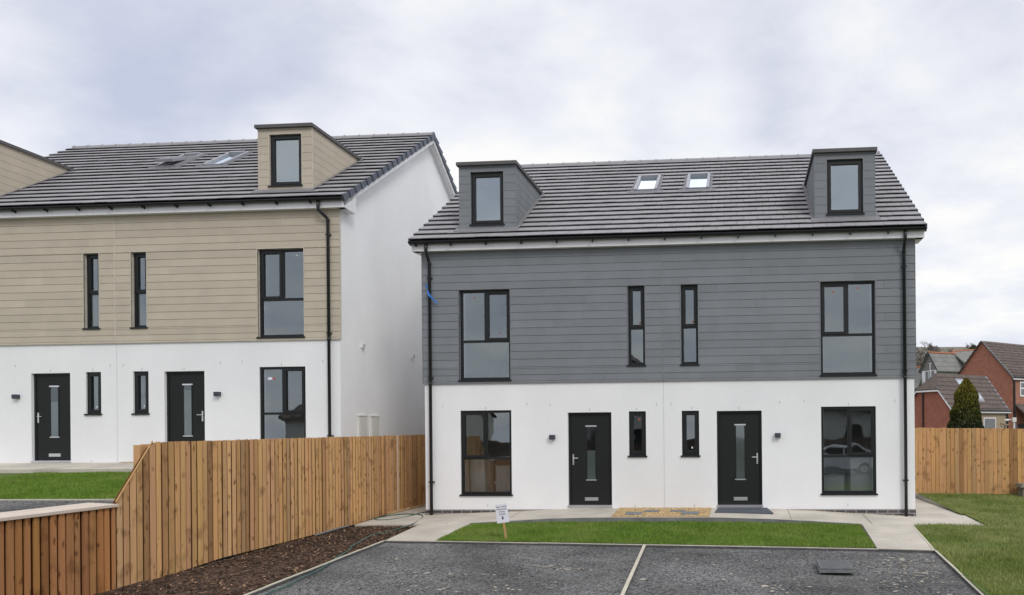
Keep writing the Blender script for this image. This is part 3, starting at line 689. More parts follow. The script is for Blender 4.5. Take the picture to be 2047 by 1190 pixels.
    while x < GX:
        b = MB(); b.box(x - .014, x + .014, -.318, -.186, gz_ - .092, gz_ - .060); b.box(x - .014, x + .014, -.20, -.186, gz_ - .105, gz_ - .03); b.build('gutter_bracket', M['black'], gut)
        x += .8
    for s in (-1, 1): 
        DPX[1] = .02 if s < 0 else (0 if stickers else .15)
        downpipe(H, s * 5.27 if s < 0 else DPR[0], base + .02, 5.9)
    # ---- dormers, skylights
    dormer(H, -4.678, -3.368, cm, trim, -4.421, -3.64); dormer(H, 3.368, 4.678, cm, trim, 3.63, 4.43)
    skylight(H, -.67, not stickers); skylight(H, .65, False)
    if right_gable_extras:
        X = A
        for (y0, y1, z0, z1) in ((.97, 1.10, 2.69, 2.80), (3.87, 4.0, 2.70, 2.81)):
            b = MB(); b.prism([(X, y0, z0), (X + .06, y0, z0), (X + .035, y0, z1), (X, y0, z1)], (0, y1 - y0, 0)); v = b.build('wall_vent', M['plastic_white'], H)
            k = MB(); k.box(X + .05, X + .064, y0 + .03, y1 - .03, z0 + .015, z1 - .025); k.build('vent_grille', M['vent'], v)
        for y0, y1 in ((.78, 1.18), (1.40, 1.82)):
            b = MB(); b.box(X, X + .045, y0, y1, .46, 1.03); b.box(X, X + .06, y0 - .02, y1 + .02, 1.03, 1.05); mb_ = b.build('meter_box', M['meter'], H)
            k = MB(); k.box(X + .045, X + .052, y0 + .03, y1 - .03, .49, 1.0); k.build('meter_door', M['meter'], mb_)
    return H
M['joint'] = mat('joint_sealant', (.60, .60, .60), .8)
M['vent'] = mat('vent_grey', (.40, .40, .40), .7)
DPR = [5.225]
house_r = make_house('grey-clad pair of new semi-detached houses with white render below and two grey dormers', (0, 0, 0), 0, M['grey'], M['grey_trim'], -.75, False)
DPR = [5.215]
house_l = make_house('beige-clad pair of new semi-detached houses with white gable behind the timber fence', (-12.8824, .0304, 1.0616), .0034, M['beige'], M['beige_trim'], -1.6, True, wl=(3.49, 4.60), stickers=False)

# blue strap caught behind the grey house's downpipe
b = MB()
def ribbon(pts, wds):
    for k in range(len(pts) - 1):
        p, q = Vector(pts[k]), Vector(pts[k + 1]); w0, w1 = Vector((.75, .1, .65)) * wds[k], Vector((.75, .1, .65)) * wds[k + 1]; t = Vector((0, -.005, .001))
        b.hexa([p - w0, p + w0, q + w1, q - w1], [x + t for x in (p - w0, p + w0, q + w1, q - w1)])
ribbon([(-5.385, -.046, 5.035), (-5.34, -.046, 4.97), (-5.29, -.046, 4.91), (-5.235, -.05, 4.86)], [.010, .020, .022, .016])
ribbon([(-5.31, -.10, 4.90), (-5.29, -.13, 4.82), (-5.235, -.13, 4.74), (-5.16, -.10, 4.66), (-5.09, -.09, 4.585)], [.008, .024, .020, .015, .017])
tag(b.build('plastic_strap', M['blue'], None, off=(-5.27, -.1, 4.8)), 'bright blue plastic strap caught round the black downpipe of the grey house', 'strap')

# ------------------------------------------------------------------ ground, right plot
def drive_z(X, Y):
    s = .010 + .0025 * (X + 5); return -.315 - .004 * (X + 5) + s * (Y + 4)
KX = [(-4.744, -3.483, -.261), (-3.808, -3.538, -.264), (.087, -3.803, -.281), (3.962, -4.036, -.302), (4.837, -4.133, -.309)]
def kerb_line_y(x):
    for (a, b) in zip(KX, KX[1:]):
        if x <= b[0] or b is KX[-1]:
            t = (x - a[0]) / (b[0] - a[0]); return a[1] + t * (b[1] - a[1]), a[2] + t * (b[2] - a[2])
# base terrain sheet
def hill(x, y):
    if y < 62: z = -.95 + max(0, y - 14) * .035
    elif y < 104: z = .73 + (y - 62) * .145
    elif y < 118: z = 6.82 + (y - 104) * .50
    else: z = 13.8 + (y - 118) * .108
    if y > 262: z = 29.3 + (y - 262) * -.02
    return z + (1.0 * math.sin(x * .05 + y * .02) if y > 110 else 0)
ys = [-140, -80, -50, -30, -20, -10, 0, 8, 14, 25, 40, 55, 62, 75, 90, 104, 111, 118, 135, 160, 190, 225, 255, 265, 300, 400, 900]; xs = [-700, -400, -250, -150, -100, -60, -40, -20, -5, 10, 25, 40, 60, 80, 110, 150, 250, 400, 700]
b = MB()
for i in range(len(ys) - 1):
    for j in range(len(xs) - 1):
        b.quad(*[(x, y, hill(x, y)) for x, y in ((xs[j], ys[i]), (xs[j + 1], ys[i]), (xs[j + 1], ys[i + 1]), (xs[j], ys[i + 1]))])
struct(b.build('ground', M['hill'], smooth=True))
# path slab in front of the grey house (ramps to the ends)
ST = [(-6.40, -.205, -.24), (-5.40, -.178, -.236), (-3.9, -.12, -.202), (-3.272, -.095, -.17), (-2.221, -.05, -.108), (-1.181, -.032, -.088), (1.17, -.030, -.087), (2.275, -.045, -.117), (3.269, -.09, -.167), (4.057, -.14, -.215), (5.42, -.213, -.245), (6.48, -.20, -.245)]
def strip_mesh(name, m, rowsA, thick=.5):
    mb = MB()
    for a, c in zip(rowsA, rowsA[1:]):
        p = [(a[0], a[2], a[3]), (c[0], c[2], c[3]), (c[0], c[1], c[4] if len(c) > 4 else c[3]), (a[0], a[1], a[4] if len(a) > 4 else a[3])]
        mb.quad(*p)
    return mb.build(name, m)
b = MB()
for a, c in zip(ST, ST[1:]):
    gap = (-1.0, 1.03)
    b.hexa([(a[0], -1.38, a[2] - .4), (c[0], -1.38, c[2] - .4), (c[0], .02, c[1] - .4), (a[0], .02, a[1] - .4)], [(a[0], -1.38, a[2]), (c[0], -1.38, c[2]), (c[0], .02, c[1]), (a[0], .02, a[1])])
# left apron down to the driveway, strip beside the gable, right apron, side path
def slab(pts, th=.3): b.hexa([(x, y, z - th) for x, y, z in pts], pts)
slab([(-4.74, -3.47, -.262), (-3.81, -3.52, -.265), (-3.9, -1.38, -.203), (-4.98, -1.38, -.2255)])
slab([(-6.40, .02, -.206), (-5.44, .02, -.179), (-5.44, 10, -.18), (-6.40, 10, -.2)])
slab([(3.94, -4.02, -.303), (4.81, -4.11, -.309), (5.05, -1.38, -.2335), (4.09, -1.38, -.214)])
slab([(5.44, .02, -.213), (6.44, .02, -.208), (6.50, 9, -.19), (5.44, 9, -.19)])
struct(b.build('path', M['conc']))
# dark joints between the cast slabs
b = MB()
for x in (-4.45, -3.2, 2.7, 4.3, 5.42):
    for a, c in zip(ST, ST[1:]):
        if a[0] <= x < c[0]:
            t = (x - a[0]) / (c[0] - a[0]); za = a[2] + t * (c[2] - a[2]) + .002; zb_ = a[1] + t * (c[1] - a[1]) + .002
            b.quad((x - .006, -1.37, za), (x + .006, -1.37, za), (x + .006, -.02, zb_), (x - .006, -.02, zb_))
struct(b.build('path_joint', M['edging']))
# edging face between path and lawn
b = MB(); EB = {-3.9: -.215, -3.272: -.205, -2.221: -.18, -1.181: -.18, 1.17: -.174, 2.275: -.188, 3.269: -.207, 4.057: -.235}
ks = [s for s in ST if s[0] in EB]
for a, c in zip(ks, ks[1:]):
    b.hexa([(a[0], -1.43, -.5), (c[0], -1.43, -.5), (c[0], -1.382, -.5), (a[0], -1.382, -.5)], [(a[0], -1.43, a[2] + .002), (c[0], -1.43, c[2] + .002), (c[0], -1.382, c[2] + .003), (a[0], -1.382, a[2] + .003)], jit(.15))
struct(b.build('path_edging', M['edging']))
# kerb round the driveway
b = MB(); kb = MB()
def kerbseg(p, q, w=.036, h=.3):
    p, q = Vector(p), Vector(q); d = (q - p); d.z = 0; d.normalize(); nrm_ = Vector((-d.y, d.x, 0)) * w
    L_ = (q - p).length; n = max(1, int(L_ / .915)); 
    for k in range(n):
        a = p.lerp(q, k / n); c = p.lerp(q, (k + 1) / n - (.004 / L_)); z = random.uniform(-.004, .004)
        lo = [a, c, c + nrm_, a + nrm_]
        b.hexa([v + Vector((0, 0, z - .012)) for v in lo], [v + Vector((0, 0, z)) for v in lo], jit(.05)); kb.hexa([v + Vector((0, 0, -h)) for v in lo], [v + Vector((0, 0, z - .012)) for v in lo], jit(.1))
for p, q in zip(KX, KX[1:]): kerbseg(p, q)
# side kerbs and the strip between the two bays
LB, CB, RB = (-4.442, -7.922, -.313), (.259, -7.489, -.367), (4.715, -6.91, -.404)
def ext(p, q, f): p, q = Vector(p), Vector(q); return tuple(p + (q - p) * f)
kerbseg(ext(KX[0], LB, 2.2), KX[0]); kerbseg(KX[4], ext(KX[4], RB, 3.0))
kerbseg(ext((.055, -3.80, -.284), (.234, -7.489, -.366), 2.4), (.055, -3.80, -.284), .05)
kerbseg((5.05, -1.39, -.2325), (4.82, -4.10, -.308), .04)
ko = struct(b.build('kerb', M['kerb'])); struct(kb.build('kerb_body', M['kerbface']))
# tarmac
b = MB(); nx, ny = 24, 24
xl = lambda y: -4.744 + (y + 3.483) / (-7.922 + 3.483) * (.302); xr = lambda y: 4.837 + (y + 4.133) / (-6.91 + 4.133) * (-.122)
yt = lambda x: kerb_line_y(max(-4.74, min(4.83, x)))[0]
gr = [[None] * (nx + 1) for _ in range(ny + 1)]
for i in range(ny + 1):
    for j in range(nx + 1):
        y_ = -13.5 + (i / ny) * 10.0; x_ = xl(y_) + (xr(y_) - xl(y_)) * j / nx
        y2 = -13.5 + (i / ny) * (yt(x_) + 13.5 + .02)
        gr[i][j] = (x_, y2, drive_z(x_, y2) + (random.uniform(-.003, .003) if 0 < i < ny else 0))
for i in range(ny):
    for j in range(nx): b.quad(gr[i][j], gr[i][j + 1], gr[i + 1][j + 1], gr[i + 1][j])
struct(b.build('driveway', M['tarmac'], smooth=True))
# public road and far pavement behind the viewpoint
b = MB(); b.box(-90, 90, -26, -13.5, -1.2, -.62); struct(b.build('road', M['road']))

# lawns: turf surface + grass blades
def blades(name, polyfn, n, hgt, m, x0, x1, y0, y1, zf, col=.25):
    X = rng.uniform(x0, x1, n); Y = rng.uniform(y0, y1, n); ok = polyfn(X, Y); X, Y = X[ok], Y[ok]; n = len(X); Z = zf(X, Y)
    h = hgt * rng.uniform(.55, 1.3, n) * (1 + .35 * np.sin(X * 3.1 + 1.7 * np.sin(Y * 2.3)) * np.sin(Y * 4.3 + 1.3 * np.sin(X * 1.9))); an = rng.uniform(0, 6.283, n); wd = .0035 + .003 * rng.random(n); ln = rng.uniform(-.6, .6, (n, 2)) * h[:, None]
    V = np.empty((n, 3, 3), np.float32); V[:, 0] = np.stack([X - wd * np.cos(an), Y - wd * np.sin(an), Z - .004], 1); V[:, 1] = np.stack([X + wd * np.cos(an), Y + wd * np.sin(an), Z - .004], 1); V[:, 2] = np.stack([X + ln[:, 0], Y + ln[:, 1], Z + h], 1)
    me = bpy.data.meshes.new(name); me.vertices.add(3 * n); me.vertices.foreach_set('co', V.ravel()); me.loops.add(3 * n); me.loops.foreach_set('vertex_index', np.arange(3 * n, dtype=np.int32)); me.polygons.add(n); me.polygons.foreach_set('loop_start', np.arange(0, 3 * n, 3, dtype=np.int32))
    me.update(calc_edges=True)
    at = me.color_attributes.new('tone', 'FLOAT_COLOR', 'CORNER'); t = rng.uniform(1 - col, 1 + col, n); c = np.ones((n, 3, 4), np.float32); c[:, :, :3] = t[:, None, None]; c[:, :, 0] *= rng.uniform(.9, 1.15, n)[:, None]; at.data.foreach_set('color', c.ravel())
    me.materials.append(m); o = bpy.data.objects.new(name, me); COL.objects.link(o); o['kind'] = 'stuff'; return o
LAWN = [(-3.86, -1.44, -.215), (-2.221, -1.44, -.182), (-1.181, -1.44, -.182), (1.17, -1.44, -.176), (2.275, -1.44, -.19), (3.269, -1.44, -.209), (4.04, -1.44, -.232)]
LF = [(-3.78, -3.47, -.262), (-2.221, -3.56, -.268), (-1.181, -3.64, -.272), (1.17, -3.80, -.284), (2.275, -3.87, -.290), (3.269, -3.93, -.296), (3.92, -3.96, -.299)]
b = MB()
for k in range(6): b.quad(LF[k], LF[k + 1], LAWN[k + 1], LAWN[k])
struct(b.build('lawn', M['lawn']))
lx = np.array([p[0] for p in LAWN]); lz = np.array([p[2] for p in LAWN]); fz = np.array([p[2] for p in LF]); fy = np.array([p[1] for p in LF])
def lz_(X, Y):
    a = np.interp(X, lx, lz); c = np.interp(X, lx, fz); f = np.interp(X, lx, fy); t = (Y + 1.44) / (f + 1.44); return a + (c - a) * t
blades('grass', lambda X, Y: (Y < -1.435 + .025 * np.sin(X * 37) * np.sin(X * 11)) & (Y > np.interp(X, lx, fy) - .008 + .02 * np.sin(X * 29)) & (X > -3.86 + (-1.44 - Y) * .04) & (X < 4.04 - (-1.44 - Y) * .047), 75000, .04, M['grassblade'], -3.9, 4.1, -4, -1.4, lz_)
# right-hand lawn (two turfs round the stub of path)
def rz_(X, Y):
    X = np.asarray(X, float); Y = np.asarray(Y, float)
    z = np.where(Y > -1.3, -.222 + (Y + 1.3) / 6.0 * .16, -.245 + (Y + 1.3) * .026); return z - np.clip(X - 6, 0, 20) * .012
def right_ok(X, Y):
    kx = np.where(Y < -4.13, 4.885 + (Y + 4.13) * .044, 4.86 + (Y + 4.13) / (2.75) * .235)
    front = (Y < -1.30) & (X > kx)
    stub = (Y >= -1.30) & (Y < .1) & (X > 6.50)
    side = (Y >= .1) & (X > 6.44)
    return front | stub | side
b = MB(); nxr, nyr = 16, 22
def rl(x0f, x1, y0, y1, nx_, ny_):
    for i in range(ny_):
        for j in range(nx_):
            q = []
            for (ii, jj) in ((i, j), (i, j + 1), (i + 1, j + 1), (i + 1, j)):
                y = y0 + (y1 - y0) * ii / ny_; xa = x0f(y); x = xa + (x1 - xa) * (jj / nx_) ** 1.6; q.append((x, y, float(rz_(x, y)) + .0))
            b.quad(*q)
rl(lambda y: 4.865 + (y + 4.13) * .044 if y < -4.13 else 4.845 + (y + 4.13) / 2.75 * .235, 24, -14, -1.30, 12, 16); rl(lambda y: 6.50, 24, -1.30, .1, 10, 3); rl(lambda y: 6.42, 24, .1, 9, 10, 10)
struct(b.build('side_lawn', M['lawn'], smooth=True))
blades('grass', right_ok, 190000, .045, M['grassright'], 4.8, 11, -8.2, 4.6, rz_, .22)
blades('grass', lambda X, Y: right_ok(X, Y) & (Y < -3.5 + .8 * np.sin(X * 2)), 60000, .06, M['grassright'], 4.8, 11, -8.2, -2, rz_, .3)
# stub of paving on the right
b = MB(); b.hexa([(5.05, -1.385, -.5), (6.47, -1.28, -.5), (6.41, .16, -.5), (5.44, .018, -.5)], [(5.05, -1.372, -.236), (6.47, -1.272, -.238), (6.41, .16, -.204), (5.44, .018, -.209)]); struct(b.build('paving', M['conc']))

# mulch bed
b = MB(); mz = lambda x, y: np.where(y > -3.5, -.275, -.275 + (y + 3.5) * .012) - .012 - .03 * np.clip(-5.9 - x, 0, 1) 
gx_, gy2 = 14, 60
def mx_(y): return -4.76 + ((y + 3.48) * -.068 if y < -3.48 else (y + 3.48) / 2.05 * -.21)
P_ = [[None] * (gx_ + 1) for _ in range(gy2 + 1)]
for i in range(gy2 + 1):
    y = -12 + i / gy2 * (12 - 1.39)
    for j in range(gx_ + 1):
        x = -6.5 + (mx_(y) - .005 + 6.5) * j / gx_; P_[i][j] = (x, y, float(mz(x, y)) + (random.uniform(0, .035) if j < gx_ - 1 else .0))
for i in range(gy2):
    for j in range(gx_): b.quad(P_[i][j], P_[i][j + 1], P_[i + 1][j + 1], P_[i + 1][j])
struct(b.build('mulch_bed', M['soil'], smooth=True))
b = MB()
for _ in range(8500):
    y = random.uniform(-8.4, -1.45); x = random.uniform(-6.46, mx_(y) - .04); z = float(mz(x, y)) + random.uniform(.012, .036)
    L_ = random.uniform(.008, .026) * (2.6 if random.random() < .05 else 1); w_ = random.uniform(.004, .009); a = random.uniform(0, 6.28); tl = random.uniform(-.35, .35)
    d1 = Vector((math.cos(a), math.sin(a), tl)) * L_; d2 = Vector((-math.sin(a), math.cos(a), random.uniform(-.3, .3))) * w_; c = Vector((x, y, z)); h = Vector((0, 0, .005))
    t = random.choice((.15, .2, .3, .4, .55, .9)) if random.random() > .10 else random.uniform(1.6, 3)
    b.hexa([c - d1 - d2, c + d1 - d2, c + d1 + d2, c - d1 + d2], [c - d1 - d2 + h, c + d1 - d2 + h, c + d1 + d2 + h, c - d1 + d2 + h], (t, t * random.uniform(.9, 1), t * random.uniform(.8, 1)))
struct(b.build('bark_chips', M['chip']), 'stuff')
# gravel bed between the doors, gravel strip at fence foot, gravel at plinth
def pebbles(name, spots, m):
    b = MB()
    for (x, y, z, r) in spots:
        q = [random.uniform(.7, 1.3) for _ in range(6)]; i = len(b.v)
        b.v += [(x + r * q[0], y, z), (x, y + r * q[1], z), (x - r * q[2], y, z), (x, y - r * q[3], z), (x, y, z + r * .7 * q[4]), (x, y, z - r * .6)]
        t = random.uniform(.6, 1.35); t = (t, t * random.uniform(.88, 1.05), t * random.uniform(.7, 1.15))
        for f in ((0, 1, 4), (1, 2, 4), (2, 3, 4), (3, 0, 4), (1, 0, 5), (2, 1, 5), (3, 2, 5), (0, 3, 5)): b.f.append(tuple(i + k for k in f)); b.t.append(t)
    return struct(b.build(name, m), 'stuff')
gz = lambda y: -.030 + .041 * y
b = MB(); b.hexa([(-.99, -1.32, -.3), (1.05, -1.32, -.3), (1.03, -.005, -.3), (-1.0, -.005, -.3)], [(-.99, -1.32, gz(-1.32) + .004), (1.05, -1.32, gz(-1.32) + .004), (1.03, -.005, gz(0) + .004), (-1.0, -.005, gz(0) + .004)])
struct(b.build('gravel_bed', M['gravel']))
sp = [(x, y, gz(y) + .008, random.uniform(.007, .015)) for x, y in ((random.uniform(-.98, 1.04), random.uniform(-1.31, -.01)) for _ in range(4200))]
for _ in range(500):
    x = random.choice((random.uniform(-5.4, -1.9), random.uniform(2.3, 5.5))); 
    za = np.interp(x, [s[0] for s in ST], [s[1] for s in ST]); y = -.02 - abs(random.gauss(0, .05)) * (1.6 if abs(x) > 3 else .5)
    sp.append((x, y, za + .002 + .04 * y, random.uniform(.005, .009)))
for _ in range(1500): sp.append((-6.40 - random.uniform(-.03, .16), random.uniform(.3, 7), -.19 + random.uniform(0, .02), random.uniform(.008, .018)))
pebbles('gravel', sp, M['pebble'])
b = MB(); b.hexa([(-6.6, .3, -.5), (-6.405, .3, -.5), (-6.405, 9, -.5), (-6.6, 9, -.5)], [(-6.6, .3, -.2), (-6.405, .3, -.205), (-6.405, 9, -.2), (-6.6, 9, -.19)]); struct(b.build('gravel_strip', M['gravel']))
# stepping stones
for (x, y, w_, d_, rz, lb) in ((-.565, -.93, .34, .34, .05, 'grey paving slab laid in golden gravel nearest the left front door of the grey house'), (-.22, -.57, .30, .24, -.2, 'small grey slab half sunk in gravel behind the leftmost stepping slab'),
                               (.34, -.57, .32, .22, .1, 'small grey slab half sunk in gravel behind the rightmost stepping slab'), (.62, -.88, .36, .36, -.04, 'grey paving slab laid in golden gravel nearest the doormat')):
    b = MB(); c, s = math.cos(rz), math.sin(rz); pts = [(x + c * a - s * e_, y + s * a + c * e_, gz(y + e_) + .0) for a, e_ in ((-w_ / 2, -d_ / 2), (w_ / 2, -d_ / 2), (w_ / 2, d_ / 2), (-w_ / 2, d_ / 2))]
    b.hexa([(p[0], p[1], p[2] - .03) for p in pts], [(p[0], p[1], p[2] + .024) for p in pts]); tag(b.build('stepping_stone', M['slab'], None, off=(x, y, gz(y))), lb, 'paving slab', 'stepping stones in the gravel')
# doormat
b = MB(); pz = lambda y: -.033 + .042 * y
b.hexa([(1.13, -.77, pz(-.77) - .02), (2.36, -.79, pz(-.79) - .02), (2.25, -.06, pz(0) - .02), (1.18, -.05, pz(0) - .02)], [(1.13, -.77, pz(-.77) + .014), (2.36, -.79, pz(-.79) + .010), (2.25, -.06, pz(-.06) + .016), (1.18, -.05, pz(-.05) + .016)])
tag(b.build('doormat', M['mat'], None, off=(1.7, -.4, -.05)), 'dark grey doormat lying outside the right front door of the grey house', 'doormat')
# inspection cover
ic = thing('manhole_cover', 'raised grey steel manhole cover standing proud of the tarmac', 'manhole cover', (3.06, -5.52, -.345), -.02)
b = MB(); b.box(-.250, .250, -.385, .385, -.02, .012); b.build('cover_frame', M['edging'], ic)
b = MB(); b.box(-.235, .235, -.37, .37, .012, .040); 
for k in range(10): b.box(-.2, .2, -.34 + k * .072, -.315 + k * .072, .040, .043)
b.build('cover_plate', M['iron'], ic)
# debris on the tarmac
b = MB()
cl_ = [(-1.2, -5.6, .22, .08, 26), (-.75, -5.75, .2, .07, 16), (4.3, -5.0, .25, .5, 90), (3.9, -5.6, .35, .5, 60), (-1.9, -7.2, .5, .15, 40), (4.1, -6.3, .4, .4, 45), (2.7, -6.7, .5, .3, 22), (0, -5.8, 3.2, 1.2, 60), (-2.6, -6.2, .6, .04, 26)]
for (cx, cy, sx, sy, n) in cl_:
    for _ in range(n):
        x, y = random.gauss(cx, sx), random.gauss(cy, sy)
        if not (xl(y) + .1 < x < xr(y) - .1 and -8.3 < y < yt(x) - .1): continue
        r = random.uniform(.008, .03) * (1.7 if random.random() < .1 else 1); k = 6; a0 = random.uniform(0, 6); z = drive_z(x, y) + .004
        t = random.uniform(.3, .85); t = (t, t * .97, t * .92)
        ring = [(x + r * random.uniform(.6, 1.3) * math.cos(a0 + q * 6.283 / k), y + r * random.uniform(.6, 1.3) * math.sin(a0 + q * 6.283 / k), z) for q in range(k)]
        b.prism(ring, (0, 0, random.uniform(.003, .010)), t)
struct(b.build('debris', M['stone']), 'stuff')
# garden hose
HP = [(-4.06, -8.6, -.36), (-4.264, -7.773, -.333), (-4.303, -7.245, -.326), (-4.396, -6.795, -.32), (-4.446, -6.301, -.314), (-4.549, -5.843, -.307), (-4.66, -5.45, -.295), (-4.70, -5.10, -.262), (-4.80, -4.649, -.252), (-4.95, -4.303, -.25), (-5.07, -3.763, -.25), (-5.27, -2.956, -.25), (-5.22, -2.496, -.25), (-5.17, -2.006, -.246), (-5.141, -1.415, -.222), (-5.26, -.782, -.216), (-5.374, -.327, -.19), (-5.588, -.013, -.172), (-5.929, .149, -.178), (-6.20, .06, -.19), (-6.34, -.25, -.2), (-6.36, -.55, -.207), (-6.207, -.747, -.213), (-5.943, -.709, -.206), (-5.774, -.33, -.196), (-5.68, .148, -.165), (-5.62, .653, -.165), (-5.58, 2.2, -.165)]
def cat(ps, n=6):
    out = []; ps = [Vector(p) for p in ps]
    for i in range(len(ps) - 1):
        p0, p1, p2, p3 = ps[max(i - 1, 0)], ps[i], ps[i + 1], ps[min(i + 2, len(ps) - 1)]
        for k in range(n):
            t = k / n; out.append(.5 * ((2 * p1) + (p2 - p0) * t + (2 * p0 - 5 * p1 + 4 * p2 - p3) * t * t + (3 * p1 - p0 - 3 * p2 + p3) * t ** 3))
    out.append(ps[-1]); return out
b = MB(); b.tube(cat(HP), .0115, 8); tag(b.build('garden_hose', M['hose'], None, off=(-5, -4, -.3), smooth=True), 'green garden hose snaking from the bark bed over the kerb onto the driveway', 'hose')
# grey pipe end at the fence foot
b = MB(); b.tube(cat([(-6.40, -2.9, -.255), (-6.38, -2.4, -.235), (-6.39, -1.9, -.23), (-6.42, -1.6, -.24)]), .018, 8); tag(b.build('plastic_pipe', M['slab'], None, off=(-6.4, -2.3, -.24), smooth=True), 'short pale grey plastic pipe lying at the foot of the tall fence', 'pipe')

# sign on a stake
sg = thing('sign', 'small white keep-off-the-grass notice on a wooden stake in the front lawn', 'sign', (-2.544, -3.35, -.29))
b = MB(); tlt = -.14
def SP(x, z, y=0): return (x * math.cos(tlt) + z * math.sin(tlt), y, -x * math.sin(tlt) + z * math.cos(tlt))
def sbox(mb, x0, x1, z0, z1, y0, y1): mb.hexa([SP(x0, z0, y0), SP(x1, z0, y0), SP(x1, z0, y1), SP(x0, z0, y1)], [SP(x0, z1, y0), SP(x1, z1, y0), SP(x1, z1, y1), SP(x0, z1, y1)])
sbox(b, -.018, .018, -.12, .56, 0, .018); b.build('stake', M['stake'], sg)
b = MB(); sbox(b, -.112, .112, .335, .675, -.010, -.002); bd = b.build('notice_board', M['paper'], sg)
FD = bpy.data.curves
for txt, zz, sz in (('New turfed', .615, .040), ('Please keep', .570, .040), ('off the', .525, .040), ('GRASS', .478, .040)):
    cu = FD.new('lettering', 'FONT'); cu.body = txt; cu.size = sz; cu.align_x = 'CENTER'; cu.extrude = .0004
    to = bpy.data.objects.new('lettering_src', cu); COL.objects.link(to); dg = bpy.context.evaluated_depsgraph_get(); me = bpy.data.meshes.new_from_object(to.evaluated_get(dg)); bpy.data.objects.remove(to)
    me.transform(Matrix(((math.cos(tlt), math.sin(tlt), 0, 0), (0, 0, -1, 0), (-math.sin(tlt), math.cos(tlt), 0, 0), (0, 0, 0, 1))))
    c0 = SP(0, zz, -.0115); me.transform(Matrix.Translation(c0)); me.materials.clear(); me.materials.append(M['ink'])
    o = bpy.data.objects.new('lettering', me); COL.objects.link(o); o.parent = bd
b = MB()      # dark footprint mark
for (cx, cz, rx, rz_2) in ((.0, .415, .017, .022), (-.014, .444, .006, .008), (-.002, .449, .006, .008), (.010, .447, .005, .007), (.019, .440, .004, .006)):
    b.prism([SP(cx + rx * math.cos(a), cz + rz_2 * math.sin(a), -.0105) for a in np.linspace(0, 6.283, 13)[:-1]], (0, -.0008, 0))
b.build('printed_mark', M['ink'], bd)

# ------------------------------------------------------------------ fences
def board_tone(v=.16):
    t = random.uniform(1 - v, 1 + v * .8); q = random.random()
    if q < .10: return (t * .66, t * .62, t * .58)
    if q < .22: return (t * .90, t * .94, t * .98)
    return (t, t * random.uniform(.93, 1.02), t * random.uniform(.82, 1.02))
def fence_boards_x(mb, X, y0, y1, zb_f, zt_f, pitch=.118, far_thick=True, gap=.027, v=.24):
    y = y0
    while y < y1 - .02:
        w_ = pitch * random.uniform(.93, 1.07); ye = min(y + w_, y1); tn = board_tone(v); j = random.uniform(-.004, .004); g = gap * random.uniform(.5, 1.35); yg = ye - g
        zb0, zb1, zt0, zt1 = zb_f(y), zb_f(yg), zt_f(y) + j, zt_f(yg) + j
        f0, f1 = (X + .005, X + .008) if far_thick else (X + .020, X + .008)
        tw = random.uniform(-.002, .004); f0 += tw; f1 -= tw
        mb.hexa([(X, y, zb0), (f0, y, zb0), (f1, yg, zb1), (X, yg, zb1)], [(X, y, zt0), (f0, y, zt0), (f1, yg, zt1), (X, yg, zt1)], tn)
        mb.hexa([(X - .054, y, zb0), (X - .046, y, zb0), (X - .046, ye, zb_f(ye)), (X - .054, ye, zb_f(ye))], [(X - .054, y, zt0 - .012), (X - .046, y, zt0 - .012), (X - .046, ye, zt_f(min(ye, y1)) - .012), (X - .054, ye, zt_f(min(ye, y1)) - .012)], (.34, .27, .21))  # added backing strip, toned dark to stand for the shade in the gaps
        y = ye
tf = thing('timber_fence', 'tall feather-edge timber fence beside the bark bed stepping down near the viewer', 'fence', (-6.5, -2.5, -.3))
o_ = (-6.5, -2.5, -.3)
zb = lambda y: np.interp(y, [-7.5, -5.46, -1.06, .3, 6], [-.385, -.27, -.255, -.2, -.18])
def zt(y): return np.interp(y, [-7.5, -6.85, .3, 6], [.80, 1.585, 1.62, 1.645])
b = MB(); fence_boards_x(b, -6.5, -7.49, .36, zb, zt); b.build('fence_boards', M['fence'], tf, off=o_, seed=True)
b = MB(); fence_boards_x(b, -6.56, .36, 6.2, zb, zt); b.build('fence_boards', M['fence'], tf, off=o_, seed=True)
b = MB()
for zz in (.05, .75, 1.35): b.box(-6.62, -6.556, -6.7, .35, zz, zz + .09); b.box(-6.66, -6.612, .36, 6.2, zz, zz + .09)
b.build('rail', M['fence'], tf, off=o_, seed=True)
for y in (-6.75, -4.4, -2.0, .42, 2.8, 5.2):
    b = MB(); b.box(-6.72 if y < .4 else -6.78, -6.61 if y < .4 else -6.67, y - .05, y + .05, -.5, float(zt(max(y, -6.8))) - .03); b.build('post', M['fence'], tf, off=o_, seed=True)
b = MB(); b.box(-6.565, -6.53, .99, 1.02, -.19, 1.62); b.build('cover_strip', M['cap'], tf, off=o_)
